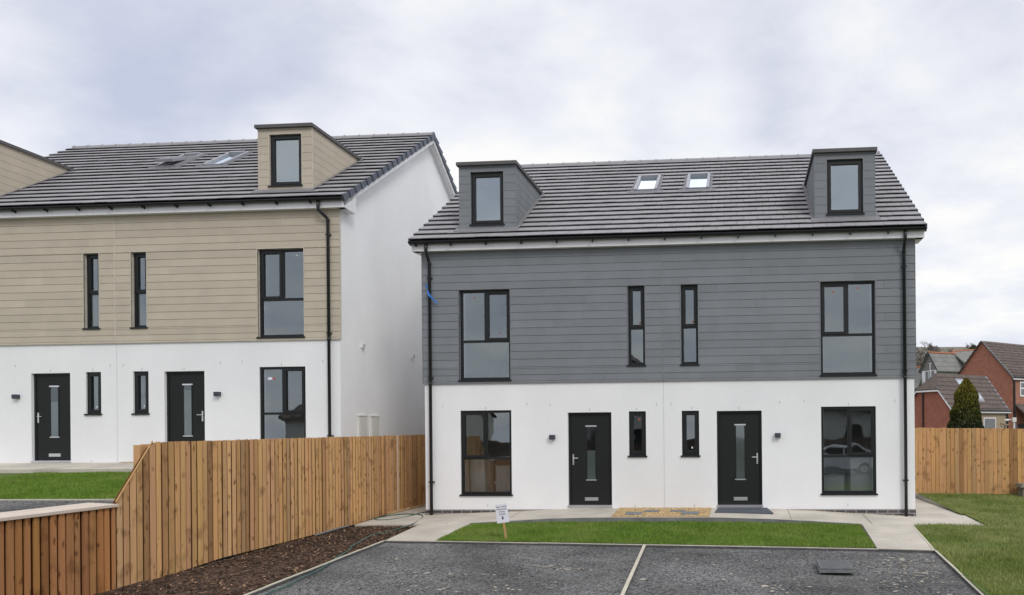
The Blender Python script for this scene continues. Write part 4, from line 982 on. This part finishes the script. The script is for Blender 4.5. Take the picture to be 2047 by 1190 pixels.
# pale sawn edge on the raked end
b = MB(); b.hexa([(-6.505, -7.50, .803), (-6.487, -7.50, .803), (-6.487, -6.855, 1.59), (-6.505, -6.855, 1.59)], [(-6.505, -7.50, .818), (-6.487, -7.50, .818), (-6.487, -6.855, 1.605), (-6.505, -6.855, 1.605)]); b.build('raked_capping', M['stake'], tf, off=o_)
b = MB(); b.box(-6.72, -6.62, -6.93, -6.83, -.3, 1.545); b.build('post', M['fence'], tf, off=o_, seed=True)
rw = thing('retaining_fence', 'low timber-faced retaining wall with pale flat capping in the near left corner', 'retaining wall', (-6.5, -9, -.4)); o_ = (-6.5, -9, -.4)
b = MB(); fence_boards_x(b, -6.5, -13.5, -7.495, lambda y: -.55 + (y + 7.5) * .03, lambda y: .744, .115, False, .026, v=.2); b.build('fence_boards', M['fence_low'], rw, off=o_, seed=True)
b = MB(); b.hexa([(-6.88, -13.5, .745), (-6.455, -13.5, .745), (-6.455, -7.50, .745), (-6.88, -7.50, .745)], [(-6.88, -13.5, .800), (-6.455, -13.5, .780), (-6.455, -7.50, .780), (-6.88, -7.50, .800)]); b.build('capping', M['cap'], rw, off=o_)
# back right fence
rf = thing('timber_fence', 'timber fence across the back of the side lawn right of the grey house', 'fence', (8, 4.2, -.05)); o_ = (8, 4.2, -.05)
b = MB(); x = 5.5
while x < 16:
    w_ = .108 * random.uniform(.93, 1.07) * (1.9 if random.random() < .16 else 1); tn = board_tone(.13); tn = (tn[0] * .95, tn[1] * .93, tn[2] * .90)
    zt_, zb2 = 1.695 - (x - 6.3) * .017 + random.uniform(-.006, .006), -.07 - (x - 6.3) * .025
    gq = random.uniform(.005, .013); dd = random.uniform(-.004, .004); b.hexa([(x, 4.20 + dd, zb2), (x + w_ - gq, 4.192 + dd, zb2), (x + w_ - gq, 4.21, zb2), (x, 4.21, zb2)], [(x, 4.20 + dd, zt_), (x + w_ - gq, 4.192 + dd, zt_), (x + w_ - gq, 4.21, zt_), (x, 4.21, zt_)], tn); b.box(x + w_ - gq - .02, x + w_ + .02, 4.228, 4.236, zb2, zt_ - .02, (.34, .27, .21)); x += w_  # last box: added backing, its dark tone paints shade between the boards
b.build('fence_boards', M['fence'], rf, off=o_, seed=True)
b = MB()
for zz in (.25, .85, 1.4): b.box(5.5, 16, 4.246, 4.29, zz - .05, zz + .04)
b.build('rail', M['fence'], rf, off=o_, seed=True)
for x in (5.6, 8.0, 10.4, 12.8, 15.2):
    b = MB(); b.box(x - .05, x + .05, 4.292, 4.39, -.4, 1.6); b.build('post', M['fence'], rf, off=o_, seed=True)
# squat stone pier at right edge
pr = thing('stone_pier', 'squat grey stone pier with an overhanging cap by the back fence', 'pier', (9.25, 3.82, -.1))
b = MB(); b.box(-.30, .30, -.2, .2, -.05, .22); b.build('pier_body', M['greywood'], pr)
b = MB(); b.hexa([(-.36, -.26, .225), (.36, -.26, .225), (.36, .26, .225), (-.36, .26, .225)], [(-.33, -.23, .31), (.33, -.23, .31), (.33, .23, .31), (-.33, .23, .31)]); b.build('pier_cap', M['greywood'], pr)

# ------------------------------------------------------------------ left plot (raised)
lg = lambda y: np.interp(y, [-14, -5.2, -4.8, -1.33, 0], [.40, .55, .60, .875, 1.0])
b = MB()
for (ya, yb) in ((-14, -5.2), (-5.2, -4.86)): b.hexa([(-40, ya, -.9), (-6.66, ya, -.9), (-6.66, yb, -.9), (-40, yb, -.9)], [(-40, ya, float(lg(ya))), (-6.66, ya, float(lg(ya))), (-6.66, yb, float(lg(yb))), (-40, yb, float(lg(yb)))])
struct(b.build('neighbour_driveway', M['tarmac']))
b = MB(); b.box(-40, -6.66, -4.86, -4.81, -.9, .612); struct(b.build('neighbour_kerb', M['kerb']))
b = MB(); b.hexa([(-40, -4.81, -.9), (-6.7, -4.81, -.9), (-6.7, -1.33, -.9), (-40, -1.33, -.9)], [(-40, -4.81, .60), (-6.7, -4.81, .60), (-6.7, -1.33, .875), (-40, -1.33, .875)]); struct(b.build('neighbour_lawn', M['lawn']))
blades('grass', lambda X, Y: X < -6.75, 85000, .04, M['grassblade'], -13.6, -6.7, -4.78, -1.36, lambda X, Y: np.interp(Y, [-4.81, -1.33], [.60, .875]))
b = MB(); b.hexa([(-40, -1.33, -.9), (-6.7, -1.33, -.9), (-6.7, 12, -.9), (-40, 12, -.9)], [(-40, -1.33, .955), (-6.7, -1.33, .955), (-6.7, .03, 1.045), (-40, .03, 1.045)])
b.quad((-7.44, .03, 1.045), (-6.7, .03, 1.045), (-6.7, 12, 1.045), (-7.44, 12, 1.045))
struct(b.build('neighbour_path', M['conc']))
sp = [(random.uniform(-12.7, -9), random.uniform(-.18, .0), 1.05 + random.uniform(0, .01), random.uniform(.008, .016)) for _ in range(700)]
pebbles('gravel', sp, M['pebble'])

# ------------------------------------------------------------------ background houses
def gable_roof(mb, c, e1, e2, L1, L2, ze, zrg, ov=.25, th=.12, hip=0.0, zh=None, steps=10):
    """course-stepped roof over a rectangle with corner c; ridge parallel to e2"""
    c, e1, e2 = Vector(c), Vector(e1), Vector(e2); c.z = 0
    for side in (0, 1):
        for k in range(steps):
            t0, t1 = k / steps, (k + 1) / steps
            def pt(t, lift, endfrac, LF=1.0):
                d = (-ov + t * (L1 / 2 + ov)); d = d if side == 0 else L1 - d
                z = ze + (zrg - ze) * ((-ov + t * (L1 / 2 + ov)) / (L1 / 2)) + lift
                s = -ov
                if hip and z > zh: s = -ov + (z - zh) / (zrg - zh) * hip
                p = c + e1 * d + e2 * (s if endfrac == 0 else L2 + ov); p.z = z; return p
            lo = [pt(t0, .085, 0), pt(t0, .085, 1), pt(t1, -.0, 1), pt(t1, 0., 0)]
            tn = jit(.12)
            mb.hexa([p - Vector((0, 0, th)) for p in lo] if side == 0 else [p - Vector((0, 0, th)) for p in lo], lo, tn)
def dirs(deg): t = R_(deg); return Vector((math.cos(t), math.sin(t), 0)), Vector((-math.sin(t), math.cos(t), 0))
def house_walls(mb, c, e1, e2, L1, L2, z0, ze, zrg, zh=None):
    c = Vector(c); P = lambda a, b_, z: tuple(Vector((c.x, c.y, 0)) + e1 * a + e2 * b_ + Vector((0, 0, z)))
    def gable(b_):
        if zh:
            f = (zh - ze) / (zrg - ze) * L1 / 2; return [P(0, b_, z0), P(L1, b_, z0), P(L1, b_, ze), P(L1 - f, b_, zh), P(f, b_, zh), P(0, b_, ze)]
        return [P(0, b_, z0), P(L1, b_, z0), P(L1, b_, ze), P(L1 / 2, b_, zrg - .02), P(0, b_, ze)]
    mb.quad(*gable(0)); mb.quad(*reversed([P(0, L2, z0), P(L1, L2, z0), P(L1, L2, ze), P(L1 / 2, L2, zrg - .02), P(0, L2, ze)]))
    mb.quad(P(L1, 0, z0), P(L1, L2, z0), P(L1, L2, ze), P(L1, 0, ze)); return P
# annex with half-hipped roof
e2, e1 = dirs(39.5)
cA = (17.38, 42.31, 0); L1, L2, ze, zh, zg = 4.14, 7.1, 3.08, 4.62, 5.92
ax = thing('brick_annex', 'small red brick annex with half-hipped brown roof and two roof windows beyond the back fence', 'house', cA)
b = MB(); P = house_walls(b, cA, e1, e2, L1, L2, -.5, ze, zg, zh); b.build('wall', M['brick2'], ax, off=cA)
b = MB(); b.quad(P(0, 0, -.5), P(0, L2, -.5), P(0, L2, ze), P(0, 0, ze)); b.build('wall', M['tan'], ax, off=cA)
b = MB(); hipl = (zg - zh) / (zg - ze) * (L1 / 2) * 1.25
gable_roof(b, cA, e1, e2, L1, L2, ze, zg, .22, .10, hipl, zh, 9)
f = (zh - ze) / (zg - ze) * L1 / 2
b.prism([Vector(P(f - .12, -.24, zh - .03)), Vector(P(L1 - f + .12, -.24, zh - .03)), Vector(P(L1 / 2, hipl - .2, zg + .03))], (0, 0, .06))
b.build('roof', M['oldtile'], ax, off=cA)
b = MB(); 
def bar(mb, p, q, w=.12, t=.03): 
    p, q = Vector(p), Vector(q); d = (q - p).normalized(); nn = e2 * -t; u_ = Vector((0, 0, -w)); mb.hexa([p + u_, q + u_, q + u_ - nn * -1, p + u_ - nn * -1], [p, q, q + nn, p + nn])
bar(b, P(-.2, -.23, ze - .12), P(f - .05, -.23, zh - .06)); bar(b, P(f - .05, -.23, zh - .06), P(L1 - f + .05, -.23, zh - .06)); bar(b, P(L1 - f + .05, -.23, zh - .06), P(L1 + .2, -.23, ze - .12))
b.build('bargeboard', M['fascia'], ax, off=cA)
b = MB(); b.hexa([P(-.25, -.2, ze - .28), P(-.22, -.2, ze - .28), P(-.22, L2 + .2, ze - .28), P(-.25, L2 + .2, ze - .28)], [P(-.25, -.2, ze - .16), P(-.22, -.2, ze - .16), P(-.22, L2 + .2, ze - .16), P(-.25, L2 + .2, ze - .16)]); b.build('fascia', M['fascia'], ax, off=cA)
b = MB(); b.tube([P(L1 * .62, -.08, zh - .1), P(L1 * .62, -.08, -.4)], .06, 8); b.build('downpipe', M['black'], ax, off=cA)
b = MB(); b.tube([P(-.28, -.2, ze - .1), P(-.28, L2 + .2, ze - .1)], .07, 8); b.build('gutter', M['black'], ax, off=cA)
b = MB(); b.tube([P(-.1, L2 - .1, ze - .1), P(-.1, L2 - .1, -.4)], .07, 8); b.build('downpipe', M['black'], ax, off=cA)
# pale mortared verges
b = MB()
for k in range(9):
    t0, t1 = k / 9, (k + .6) / 9
    for (bb_, a_) in ((L2 + .25, 1),):
        d0, d1 = -.22 + t0 * (L1 / 2 + .22), -.22 + t1 * (L1 / 2 + .22); z0_, z1_ = ze + (zg - ze) * d0 / (L1 / 2), ze + (zg - ze) * d1 / (L1 / 2)
        b.hexa([P(d0, bb_ - .28, z0_ + .03), P(d0, bb_ + .03, z0_ + .03), P(d1, bb_ + .03, z1_ + .03), P(d1, bb_ - .28, z1_ + .03)], [P(d0, bb_ - .28, z0_ + .10), P(d0, bb_ + .03, z0_ + .10), P(d1, bb_ + .03, z1_ + .10), P(d1, bb_ - .28, z1_ + .10)])
    if t1 < .72:
        b.hexa([P(d0, -.25, z0_ + .03), P(d0, -.1, z0_ + .03), P(d1, -.1, z1_ + .03), P(d1, -.25, z1_ + .03)], [P(d0, -.25, z0_ + .09), P(d0, -.1, z0_ + .09), P(d1, -.1, z1_ + .09), P(d1, -.25, z1_ + .09)])
b.build('verge', M['verge2'] if 'verge2' in M else M['lead'], ax, off=cA)
def roofwin(c0, c1, s0, s1):
    b = MB()
    def Q(s, t, h): d = t * L1 / 2; return P(d, s, ze + (zg - ze) * t + h)
    b.hexa([Q(c0, s0, .0), Q(c1, s0, .0), Q(c1, s1, .0), Q(c0, s1, .0)], [Q(c0, s0, .14), Q(c1, s0, .14), Q(c1, s1, .14), Q(c0, s1, .14)]); o = b.build('roof_window', M['sky_frame'], ax, off=cA)
    b = MB(); m_ = .1; b.quad(Q(c0 + m_, s0 + .05, .145), Q(c1 - m_, s0 + .05, .145), Q(c1 - m_, s1 - .05, .145), Q(c0 + m_, s1 - .05, .145)); b.build('window_pane', M['skyglass'], o, off=(0, 0, 0)); o.children[0].location = Vector((0, 0, 0)) - Vector(cA)
roofwin(2.75, 3.75, .50, .82); roofwin(3.85, 4.75, .20, .42)
b = MB(); b.hexa([P(-.05, 3.9, 1.0), P(-.05, 5.5, 1.0), P(0, 5.5, 1.0), P(0, 3.9, 1.0)], [P(-.05, 3.9, 2.45), P(-.05, 5.5, 2.45), P(0, 5.5, 2.45), P(0, 3.9, 2.45)]); wo = b.build('window', M['fascia'], ax, off=cA)
b = MB(); b.quad(P(-.06, 4.0, 1.05), P(-.06, 5.4, 1.05), P(-.06, 5.4, 2.37), P(-.06, 4.0, 2.37)); o = b.build('window_pane', M['blind'] if 'blind' in M else M['slab'], wo); o.location = -Vector(cA)
# big red brick house
cB = (26.77, 57.09, 0); L1b, L2b, zeb, zgb = 6.23, 12.0, 6.42, 9.95
bh = thing('brick_house', 'large red brick house with brown tiled roof and plain gable at the right edge', 'house', cB)
b = MB(); P = house_walls(b, cB, e1, e2, L1b, L2b, -.5, zeb, zgb); b.quad(P(0, 0, -.5), P(0, L2b, -.5), P(0, L2b, zeb), P(0, 0, zeb)); b.build('wall', M['brick'], bh, off=cB)
b = MB(); gable_roof(b, cB, e1, e2, L1b, L2b, zeb, zgb + .05, .22, .14, 0, None, 13); rfo = b.build('roof', M['oldtile'], bh, off=cB)
b = MB()
for k in range(16):
    t0, t1 = k / 16, (k + .55) / 16; d0, d1 = -.22 + t0 * (L1b / 2 + .22), -.22 + t1 * (L1b / 2 + .22); z0_, z1_ = zeb + (zgb - zeb) * d0 / (L1b / 2), zeb + (zgb - zeb) * d1 / (L1b / 2)
    b.hexa([P(d0, -.25, z0_ + .06), P(d0, -.05, z0_ + .06), P(d1, -.05, z1_ + .06), P(d1, -.25, z1_ + .06)], [P(d0, -.25, z0_ + .13), P(d0, -.05, z0_ + .13), P(d1, -.05, z1_ + .13), P(d1, -.25, z1_ + .13)])
b.build('verge', M['lead'], bh, off=cB)
b = MB(); b.tube([P(-.12, .12, zeb), P(-.12, .12, -.4)], .09, 8); b.build('downpipe', M['black'], bh, off=cB)
b = MB(); b.tube([P(-.3, -.2, zeb - .1), P(-.3, L2b, zeb - .1)], .08, 8); b.build('gutter', M['black'], bh, off=cB)
b = MB(); b.hexa([P(-.24, -.2, zeb - .34), P(-.2, -.2, zeb - .34), P(-.2, L2b, zeb - .34), P(-.24, L2b, zeb - .34)], [P(-.24, -.2, zeb - .16), P(-.2, -.2, zeb - .16), P(-.2, L2b, zeb - .16), P(-.24, L2b, zeb - .16)]); b.build('fascia', M['fascia'], bh, off=cB)
b = MB(); b.hexa([P(-.06, 1.15, 4.55), P(-.06, 3.2, 4.55), P(0, 3.2, 4.55), P(0, 1.15, 4.55)], [P(-.06, 1.15, 5.95), P(-.06, 3.2, 5.95), P(0, 3.2, 5.95), P(0, 1.15, 5.95)]); wo = b.build('window', M['fascia'], bh, off=cB)
b = MB()
for (a, c) in ((1.3, 3.05),):
    b.quad(P(-.07, a, 4.7), P(-.07, c, 4.7), P(-.07, c, 5.25), P(-.07, a, 5.25)); b.quad(P(-.07, a, 5.4), P(-.07, c, 5.4), P(-.07, c, 5.82), P(-.07, a, 5.82))
o = b.build('window_pane', M['slab'], wo); o.location = -Vector(cB)
b = MB(); b.prism([Vector(P(-1.6, .3, 2.35)), Vector(P(-1.6, 4, 2.35)), Vector(P(0, 4, 3.7)), Vector(P(0, .3, 3.7))], (0, 0, .16)); b.build('porch_roof', M['oldtile'], bh, off=cB)
b = MB(); b.hexa([P(-1.6, .35, 2.15), P(-1.55, .35, 2.15), P(-1.55, 4, 2.15), P(-1.6, 4, 2.15)], [P(-1.6, .35, 2.34), P(-1.55, .35, 2.34), P(-1.55, 4, 2.34), P(-1.6, 4, 2.34)]); b.build('porch_fascia', M['fascia'], bh, off=cB)
b = MB(); b.hexa([P(-.06, .9, -.4), P(-.06, 2.2, -.4), P(-.01, 2.2, -.4), P(-.01, .9, -.4)], [P(-.06, .9, 2.0), P(-.06, 2.2, 2.0), P(-.01, 2.2, 2.0), P(-.01, .9, 2.0)]); b.build('porch_door', M['door'], bh, off=cB)
# grey slate house on the slope
e2, e1 = dirs(29.5)
cC = (31.43, 103.6, 0); L1c, L2c, zec, zgc = 3.34, 5.25, 10.75, 13.25
sh = thing('slate_house', 'far grey slate-roofed house with terracotta ridge and white window bay on the slope', 'house', cC)
b = MB(); P = house_walls(b, cC, e1, e2, L1c, L2c, 6, zec, zgc); b.quad(P(0, 0, 6), P(0, L2c, 6), P(0, L2c, zec), P(0, 0, zec))
b.build('wall', M['slate'], sh, off=cC)
b = MB(); gable_roof(b, cC, e1, e2, L1c, L2c, zec, zgc, .3, .15, 0, None, 4)
# main range rising behind
b.prism([Vector(P(-3.2, L2c - .3, 9.6)), Vector(P(-3.2, L2c + 9, 9.6)), Vector(P(2.2, L2c + 9, 14.2)), Vector(P(2.2, L2c - .3, 13.5))], (0, 0, .2))
b.prism([Vector(P(L1c + .3, 1.0, 11.1)), Vector(P(L1c + 6, -1.5, 11.0)), Vector(P(L1c + 4.2, -4.5, 6.5)), Vector(P(L1c - .6, -2.0, 6.5))], (0, 0, .2))
b.build('roof', M['slate'], sh, off=cC)
b = MB(); b.tube([P(L1c / 2, -.3, zgc + .05), P(L1c / 2, L2c + .4, zgc + .05)], .16, 6); b.tube([P(2.2, L2c - .3, 13.7), P(2.2, L2c + 9, 14.4)], .17, 6); b.tube([P(L1c + .3, 1.0, 11.25), P(L1c + 6, -1.5, 11.15)], .17, 6); b.build('ridge', M['terracotta'], sh, off=cC)
b = MB(); 
for q in (0, 1):
    p0 = Vector(P(-.3 if q == 0 else L1c + .3, -.32, zec - .45)); p1 = Vector(P(L1c / 2, -.32, zgc + .02)); b.hexa([p0, p1, p1 - e2 * .06, p0 - e2 * .06], [x + Vector((0, 0, .22)) for x in (p0, p1, p1 - e2 * .06, p0 - e2 * .06)])
b.build('bargeboard', M['black'], sh, off=cC)
b = MB(); b.hexa([P(.1, -.12, 8.0), P(L1c - .1, -.12, 8.0), P(L1c - .1, -.01, 8.0), P(.1, -.01, 8.0)], [P(.1, -.12, 10.5), P(L1c - .1, -.12, 10.5), P(L1c - .1, -.01, 10.5), P(.1, -.01, 10.5)]); wo = b.build('window', M['fascia'], sh, off=cC)
b = MB()
for (a, c) in ((.55, 1.15), (1.3, 1.75), (1.9, 2.45)): b.quad(P(a, -.14, 8.2), P(c, -.14, 8.2), P(c, -.14, 10.4), P(a, -.14, 10.4))
o = b.build('window_pane', M['purple'] if 'purple' in M else M['slab'], wo); o.location = -Vector(cC)
b = MB(); b.tube([P(L1c + 1.2, 2.8, 11.0), P(L1c + 1.2, 2.8, 12.6)], .35, 4); b.build('chimney', M['black'], sh, off=cC)
# flagpole
b = MB(); b.tube([(16.72, 46.27, .6), (16.74, 46.27, 6.86)], [.03, .022], 8); b.box(16.64, 16.84, 46.25, 46.28, 6.80, 6.83)
tag(b.build('pole', M['fascia'], None, off=(16.72, 46.27, .6)), 'thin white pole with a short crossbar standing before the slate house', 'pole')
# white arm on a post above the right fence
lp = thing('outdoor_light', 'white arm lamp on a post poking above the back fence', 'lamp', (9.93, 7.1, -.1))
b = MB(); b.tube([(0, 0, 0), (0, 0, 2.0)], .03, 8); b.box(-.05, .05, -.05, .05, 1.95, 2.08); b.build('post', M['plastic_white'], lp)
b = MB(); b.tube([(-.04, 0, 2.02), (-.14, 0, 2.015), (-.17, 0, 2.005), (-.25, 0, 2.0), (-.28, 0, 2.0)], [.012, .014, .03, .036, .02], 8); b.build('lamp_arm', M['plastic_white'], lp)
b = MB(); b.tube([(.04, 0, .4), (.045, 0, 1.9)], .035, 6); b.build('blue_sleeve', M['bluegrey'] if 'bluegrey' in M else M['verge'], lp)
# weathered branch on a post behind fence
gb = thing('driftwood', 'weathered brown branch ornament peeping over the back fence', 'ornament', (9.5, 6.58, 0))
b = MB(); b.tube(cat([(-.15, 0, 1.79), (-.10, 0, 1.80), (0, 0, 1.75), (.08, 0, 1.76), (.13, 0, 1.77)], 4), [.012] + [.024] * 15 + [.012], 8); b.tube(cat([(-.13, 0, 1.79), (-.12, .0, 1.72), (-.06, 0, 1.69)], 4), .018, 6); b.build('branch', M['drift'], gb, smooth=True)
b = MB(); b.tube([(0, 0, -.1), (0, 0, 1.74)], .04, 8); b.build('stem', M['drift'], gb)

# ------------------------------------------------------------------ vegetation
def leafcloud(mb, pts, size, flat=.5, tf=None, upb=0):
    for p in pts:
        a = Vector((random.gauss(0, 1), random.gauss(0, 1), random.gauss(upb, 1))).normalized(); c = a.cross(Vector((random.gauss(0, 1), random.gauss(0, 1), random.gauss(0, 1)))).normalized(); s = size * random.uniform(.6, 1.4); p = Vector(p)
        t = tf(p) if tf else random.uniform(.6, 1.4)
        mb.quad(p - a * s, p + c * s * flat, p + a * s, p - c * s * flat, tone=t)
co = (9.80, 11.62, -.3)
ct = thing('conifer_tree', 'clipped conifer with golden tips growing behind the back fence', 'tree', co)
b = MB(); b.tube([(9.80, 11.62, -.3), (9.80, 11.62, 2.6)], [.09, .03], 8); b.build('trunk', M['bark'], ct, off=co)
b = MB(); pts = []
def cr_(z): # crown radius profile
    return np.interp(z, [-.1, .6, 1.5, 2.2, 2.8, 3.2, 3.44], [.50, .56, .585, .52, .38, .24, .03])
lob = [(random.uniform(0, 6.28), random.uniform(-.1, 3.2), random.uniform(.05, .13)) for _ in range(46)]
for _ in range(17000):
    z = random.uniform(-.1, 3.44); a = random.uniform(0, 6.283); r = .93 * cr_(z) * (.70 + .30 * math.sqrt(random.random()))
    for (la, lz2, lr) in lob:
        dd = math.cos(a - la); 
        if dd > .85 and abs(z - lz2) < .28: r += lr * (dd - .85) / .15 * (1 - abs(z - lz2) / .28)
    if z > 2.9 and abs(math.cos(a)) < .3: r *= .8
    pts.append((9.80 + r * math.cos(a), 11.62 + r * math.sin(a), z))
def tip(p):
    r = math.hypot(p.x - 9.80, p.y - 11.62) / max(.05, float(cr_(p.z))); g_ = float(np.interp(p.z, [1.7, 2.5, 3.2], [0, .5, 1.0])) * random.uniform(.3, 1.2) + (.18 if r > 1.02 and random.random() < .3 else 0); k = random.uniform(.55, 1.3)
    return (k * (1 + 7.0 * g_), k * (1 + 3.1 * g_), k * (1 + .3 * g_))
leafcloud(b, pts, .06, .3, tip, 1.6); b.build('crown', M['green_leaf'], ct, off=co)
bo = (16.3, 48.3, .3); bs = thing('bush', 'yellow-green bush below the slate house beside the annex roof', 'bush', bo)
b = MB(); b.tube([(16.3, 48.3, .3), (16.3, 48.3, 4)], [.08, .03], 6); b.build('trunk', M['bark'], bs, off=bo)
b = MB(); pts = []
for _ in range(2200):
    v = Vector((random.gauss(0, 1), random.gauss(0, 1), random.gauss(0, 1))).normalized() * random.uniform(.5, 1) ** .5
    pts.append((16.25 + v.x * .95 + .35 * v.z, 48.3 + v.y * .8, 3.9 + v.z * 1.25))
leafcloud(b, pts, .10, .45); b.build('crown', M['bush_leaf'], bs, off=bo)
def bare_tree(x, y, z0, h, spread, label, seed, dens=1.0, twig=.016):
    random.seed(seed); t = thing('bare_tree', label, 'tree', (x, y, z0), 0, 'trees on the hill behind'); tr = MB(); cw = MB()
    def br(p, d, L_, r, lvl):
        q = p + d * L_; (tr if lvl == 0 else cw).tube([p, p.lerp(q, .5) + Vector((random.uniform(-.05, .05), 0, random.uniform(-.02, .05))) * L_, q], [r, r * .8, r * .6], 4 if lvl < 2 else 3, caps=False)
        if lvl >= 6: return
        for _ in range(int(random.choice((2, 3, 3)) * dens + .5)):
            nd = (d + Vector((random.gauss(0, 1) * spread, random.gauss(0, 1) * spread, random.gauss(0.1, .35)))).normalized(); br(p.lerp(q, random.uniform(.55, 1)), nd, L_ * random.uniform(.6, .82), max(twig, r * .58), lvl + 1)
    br(Vector((x, y, z0)), Vector((0, 0, 1)), h * .24, h * .022, 0)
    tr.build('trunk', M['bark'], t, off=(x, y, z0)); cw.build('crown', M['bark'], t, off=(x, y, z0))
k = 0
for (x, y, h, lb) in ((31.5, 121, 4.6, 'bare tree rising behind the leftmost hill trees'), (34.3, 121, 4.4, 'bare tree with a broad crown behind the slate gable'), (30.6, 116, 4.0, 'low bare tree on the hill at the grey house corner'), (32.2, 118, 5.2, 'tall bare spreading tree left of the slate ridge'), (33.6, 117, 4.6, 'bare tree just left of the slate gable'), (35.0, 118, 3.4, 'short bare tree above the left part of the slate ridge'), (37.6, 119, 3.3, 'thin bare sapling above the middle of the slate ridge'), (40.9, 117.5, 4.4, 'bare tree beside the dark evergreen by the brick gable')):
    bare_tree(x, y, hill(x, y) - .3, h * 1.3, .6, lb, 40 + k, 1.0); k += 1
random.seed(99)
# scrubby wood on the slope below the bare trees
b = MB(); pts = [(random.uniform(26, 44), random.uniform(108, 122), 0) for _ in range(11000)]; pts = [(x, y, hill(x, y) + random.uniform(0, 2.2) * (.5 + .5 * math.sin(x * 1.3) ** 2)) for x, y, _ in pts]
leafcloud(b, pts, .16, .25); M['scrub'] = mat('winter_scrub', (.10, .088, .07), .95, .3, 1, tone=True); 
for i in range(len(b.t)): b.t[i] = random.uniform(.6, 1.4)
struct(b.build('scrub', M['scrub']), 'stuff', 'brown winter scrub on the hill')
eo = (40.3, 116.5, hill(40.3, 116.5)); et = thing('evergreen_tree', 'dark rounded evergreen on the skyline beside the brick gable', 'tree', eo)
b = MB(); b.tube([eo, (40.3, 116.5, eo[2] + 2)], .1, 6); b.build('trunk', M['bark'], et, off=eo)
b = MB(); pts = []
for (ox, oz, r) in ((0, 2.0, 1.0), (-.8, 1.3, .9), (.8, 1.2, .9), (.25, 2.8, .62), (-1.2, .6, .8), (1.3, .5, .8)):
    for _ in range(650):
        v = Vector((random.gauss(0, 1), random.gauss(0, 1), random.gauss(0, 1))).normalized() * r * random.uniform(.5, 1.05); pts.append((40.3 + ox + v.x, 116.5 + v.y, eo[2] + oz + v.z))
leafcloud(b, pts, .11, .45); b.build('crown', M['hedge'], et, off=eo)

# ------------------------------------------------------------------ houses over the road, seen only as reflections in the glass
def far_house(x, y, w_, d_, ze, zg, label, cat='house', side=False):
    t = thing('far_house', label, cat, (x, y, -.6)); b = MB()
    if not side:
        b.prism([(x - w_ / 2, y, -.6), (x + w_ / 2, y, -.6), (x + w_ / 2, y, ze), (x, y, zg), (x - w_ / 2, y, ze)], (0, -d_, 0))
    else: b.prism([(x - w_ / 2, y, -.6), (x - w_ / 2, y, ze), (x - w_ / 2, y - d_ / 2, zg), (x - w_ / 2, y - d_, ze), (x - w_ / 2, y - d_, -.6)], (w_, 0, 0))
    b.build('wall', M['farwall'], t, off=(x, y, -.6))
    b = MB()
    if not side:
        for s in (-1, 1):
            b.prism([(x, y + .3, zg + .02), (x + s * (w_ / 2 + .4), y + .3, ze - .25), (x + s * (w_ / 2 + .4), y - d_ - .3, ze - .25), (x, y - d_ - .3, zg + .02)], (0, 0, .22))
    else:
        for s in (0, 1):
            yy = y + .35 if s == 0 else y - d_ - .35; b.prism([(x - w_ / 2 - .2, y - d_ / 2, zg), (x + w_ / 2 + .2, y - d_ / 2, zg), (x + w_ / 2 + .2, yy, ze - .2), (x - w_ / 2 - .2, yy, ze - .2)], (0, 0, .2))
    b.build('roof', M['oldtile'], t, off=(x, y, -.6))
    for wx in (-w_ * .25, w_ * .25):
        for wz in ((.5, 1.8),):
            b = MB(); b.box(x + wx - .6, x + wx + .6, y, y + .05, wz[0], wz[1]); b.build('window', M['frame'], t, off=(x, y, -.6))
far_house(-6.8, -36, 5.2, 9, 4.6, 7.3, 'pale gabled house across the road mirrored in the window glass')
far_house(13, -34, 16, 8, 2.9, 4.6, 'long pale house across the road mirrored in the right window', side=True)
far_house(-24, -35, 12, 8, 2.9, 4.9, 'pale house across the road mirrored in the beige house windows', side=True)
b = MB(); x = -30
while x < 34:
    w_ = random.uniform(.14, .16); b.box(x, x + w_ - .01, -29.02, -29, -.7, 1.05 + random.uniform(-.01, .01), jit(.2)); x += w_
rfo = thing('far_fence', 'brown board fence across the road mirrored in the lower windows', 'fence', (0, -29, -.7)); b.build('fence_boards', M['fence_far'], rfo, off=(0, -29, -.7), seed=True)
cx, cy, cz = 6.3, -21.5, -.62
car = thing('parked_car', 'white hatchback parked across the road mirrored in the right ground floor window', 'car', (cx, cy, cz))
prof = [(-2.05, .35), (-2.1, .75), (-1.85, .95), (-1.15, 1.02), (-.45, 1.45), (1.05, 1.48), (1.75, 1.05), (2.05, .95), (2.1, .35)]
b = MB(); b.prism([(px, -.85, pz) for px, pz in prof], (0, 1.7, 0)); b.build('body', M['carwhite'], car)
b = MB(); b.prism([(-1.0, .855, 1.04), (-.40, .855, 1.38), (.30, .855, 1.40), (.30, .855, 1.04)], (0, .01, 0)); b.build('side_window', M['black'], car)
b = MB(); b.prism([(.38, .855, 1.04), (.38, .855, 1.40), (1.0, .855, 1.40), (1.5, .855, 1.06)], (0, .01, 0)); b.build('side_window', M['black'], car)
for wx in (-1.3, 1.3):
    for wy in (-.82, .68):
        b = MB(); b.tube([(wx, wy, .32), (wx, wy + .2, .32)], .32, 18); wh = b.build('wheel', M['black'], car)
        b = MB(); b.tube([(wx, wy + .2, .32), (wx, wy + .215, .32)], .2, 14); b.build('rim', M['steel'], wh)
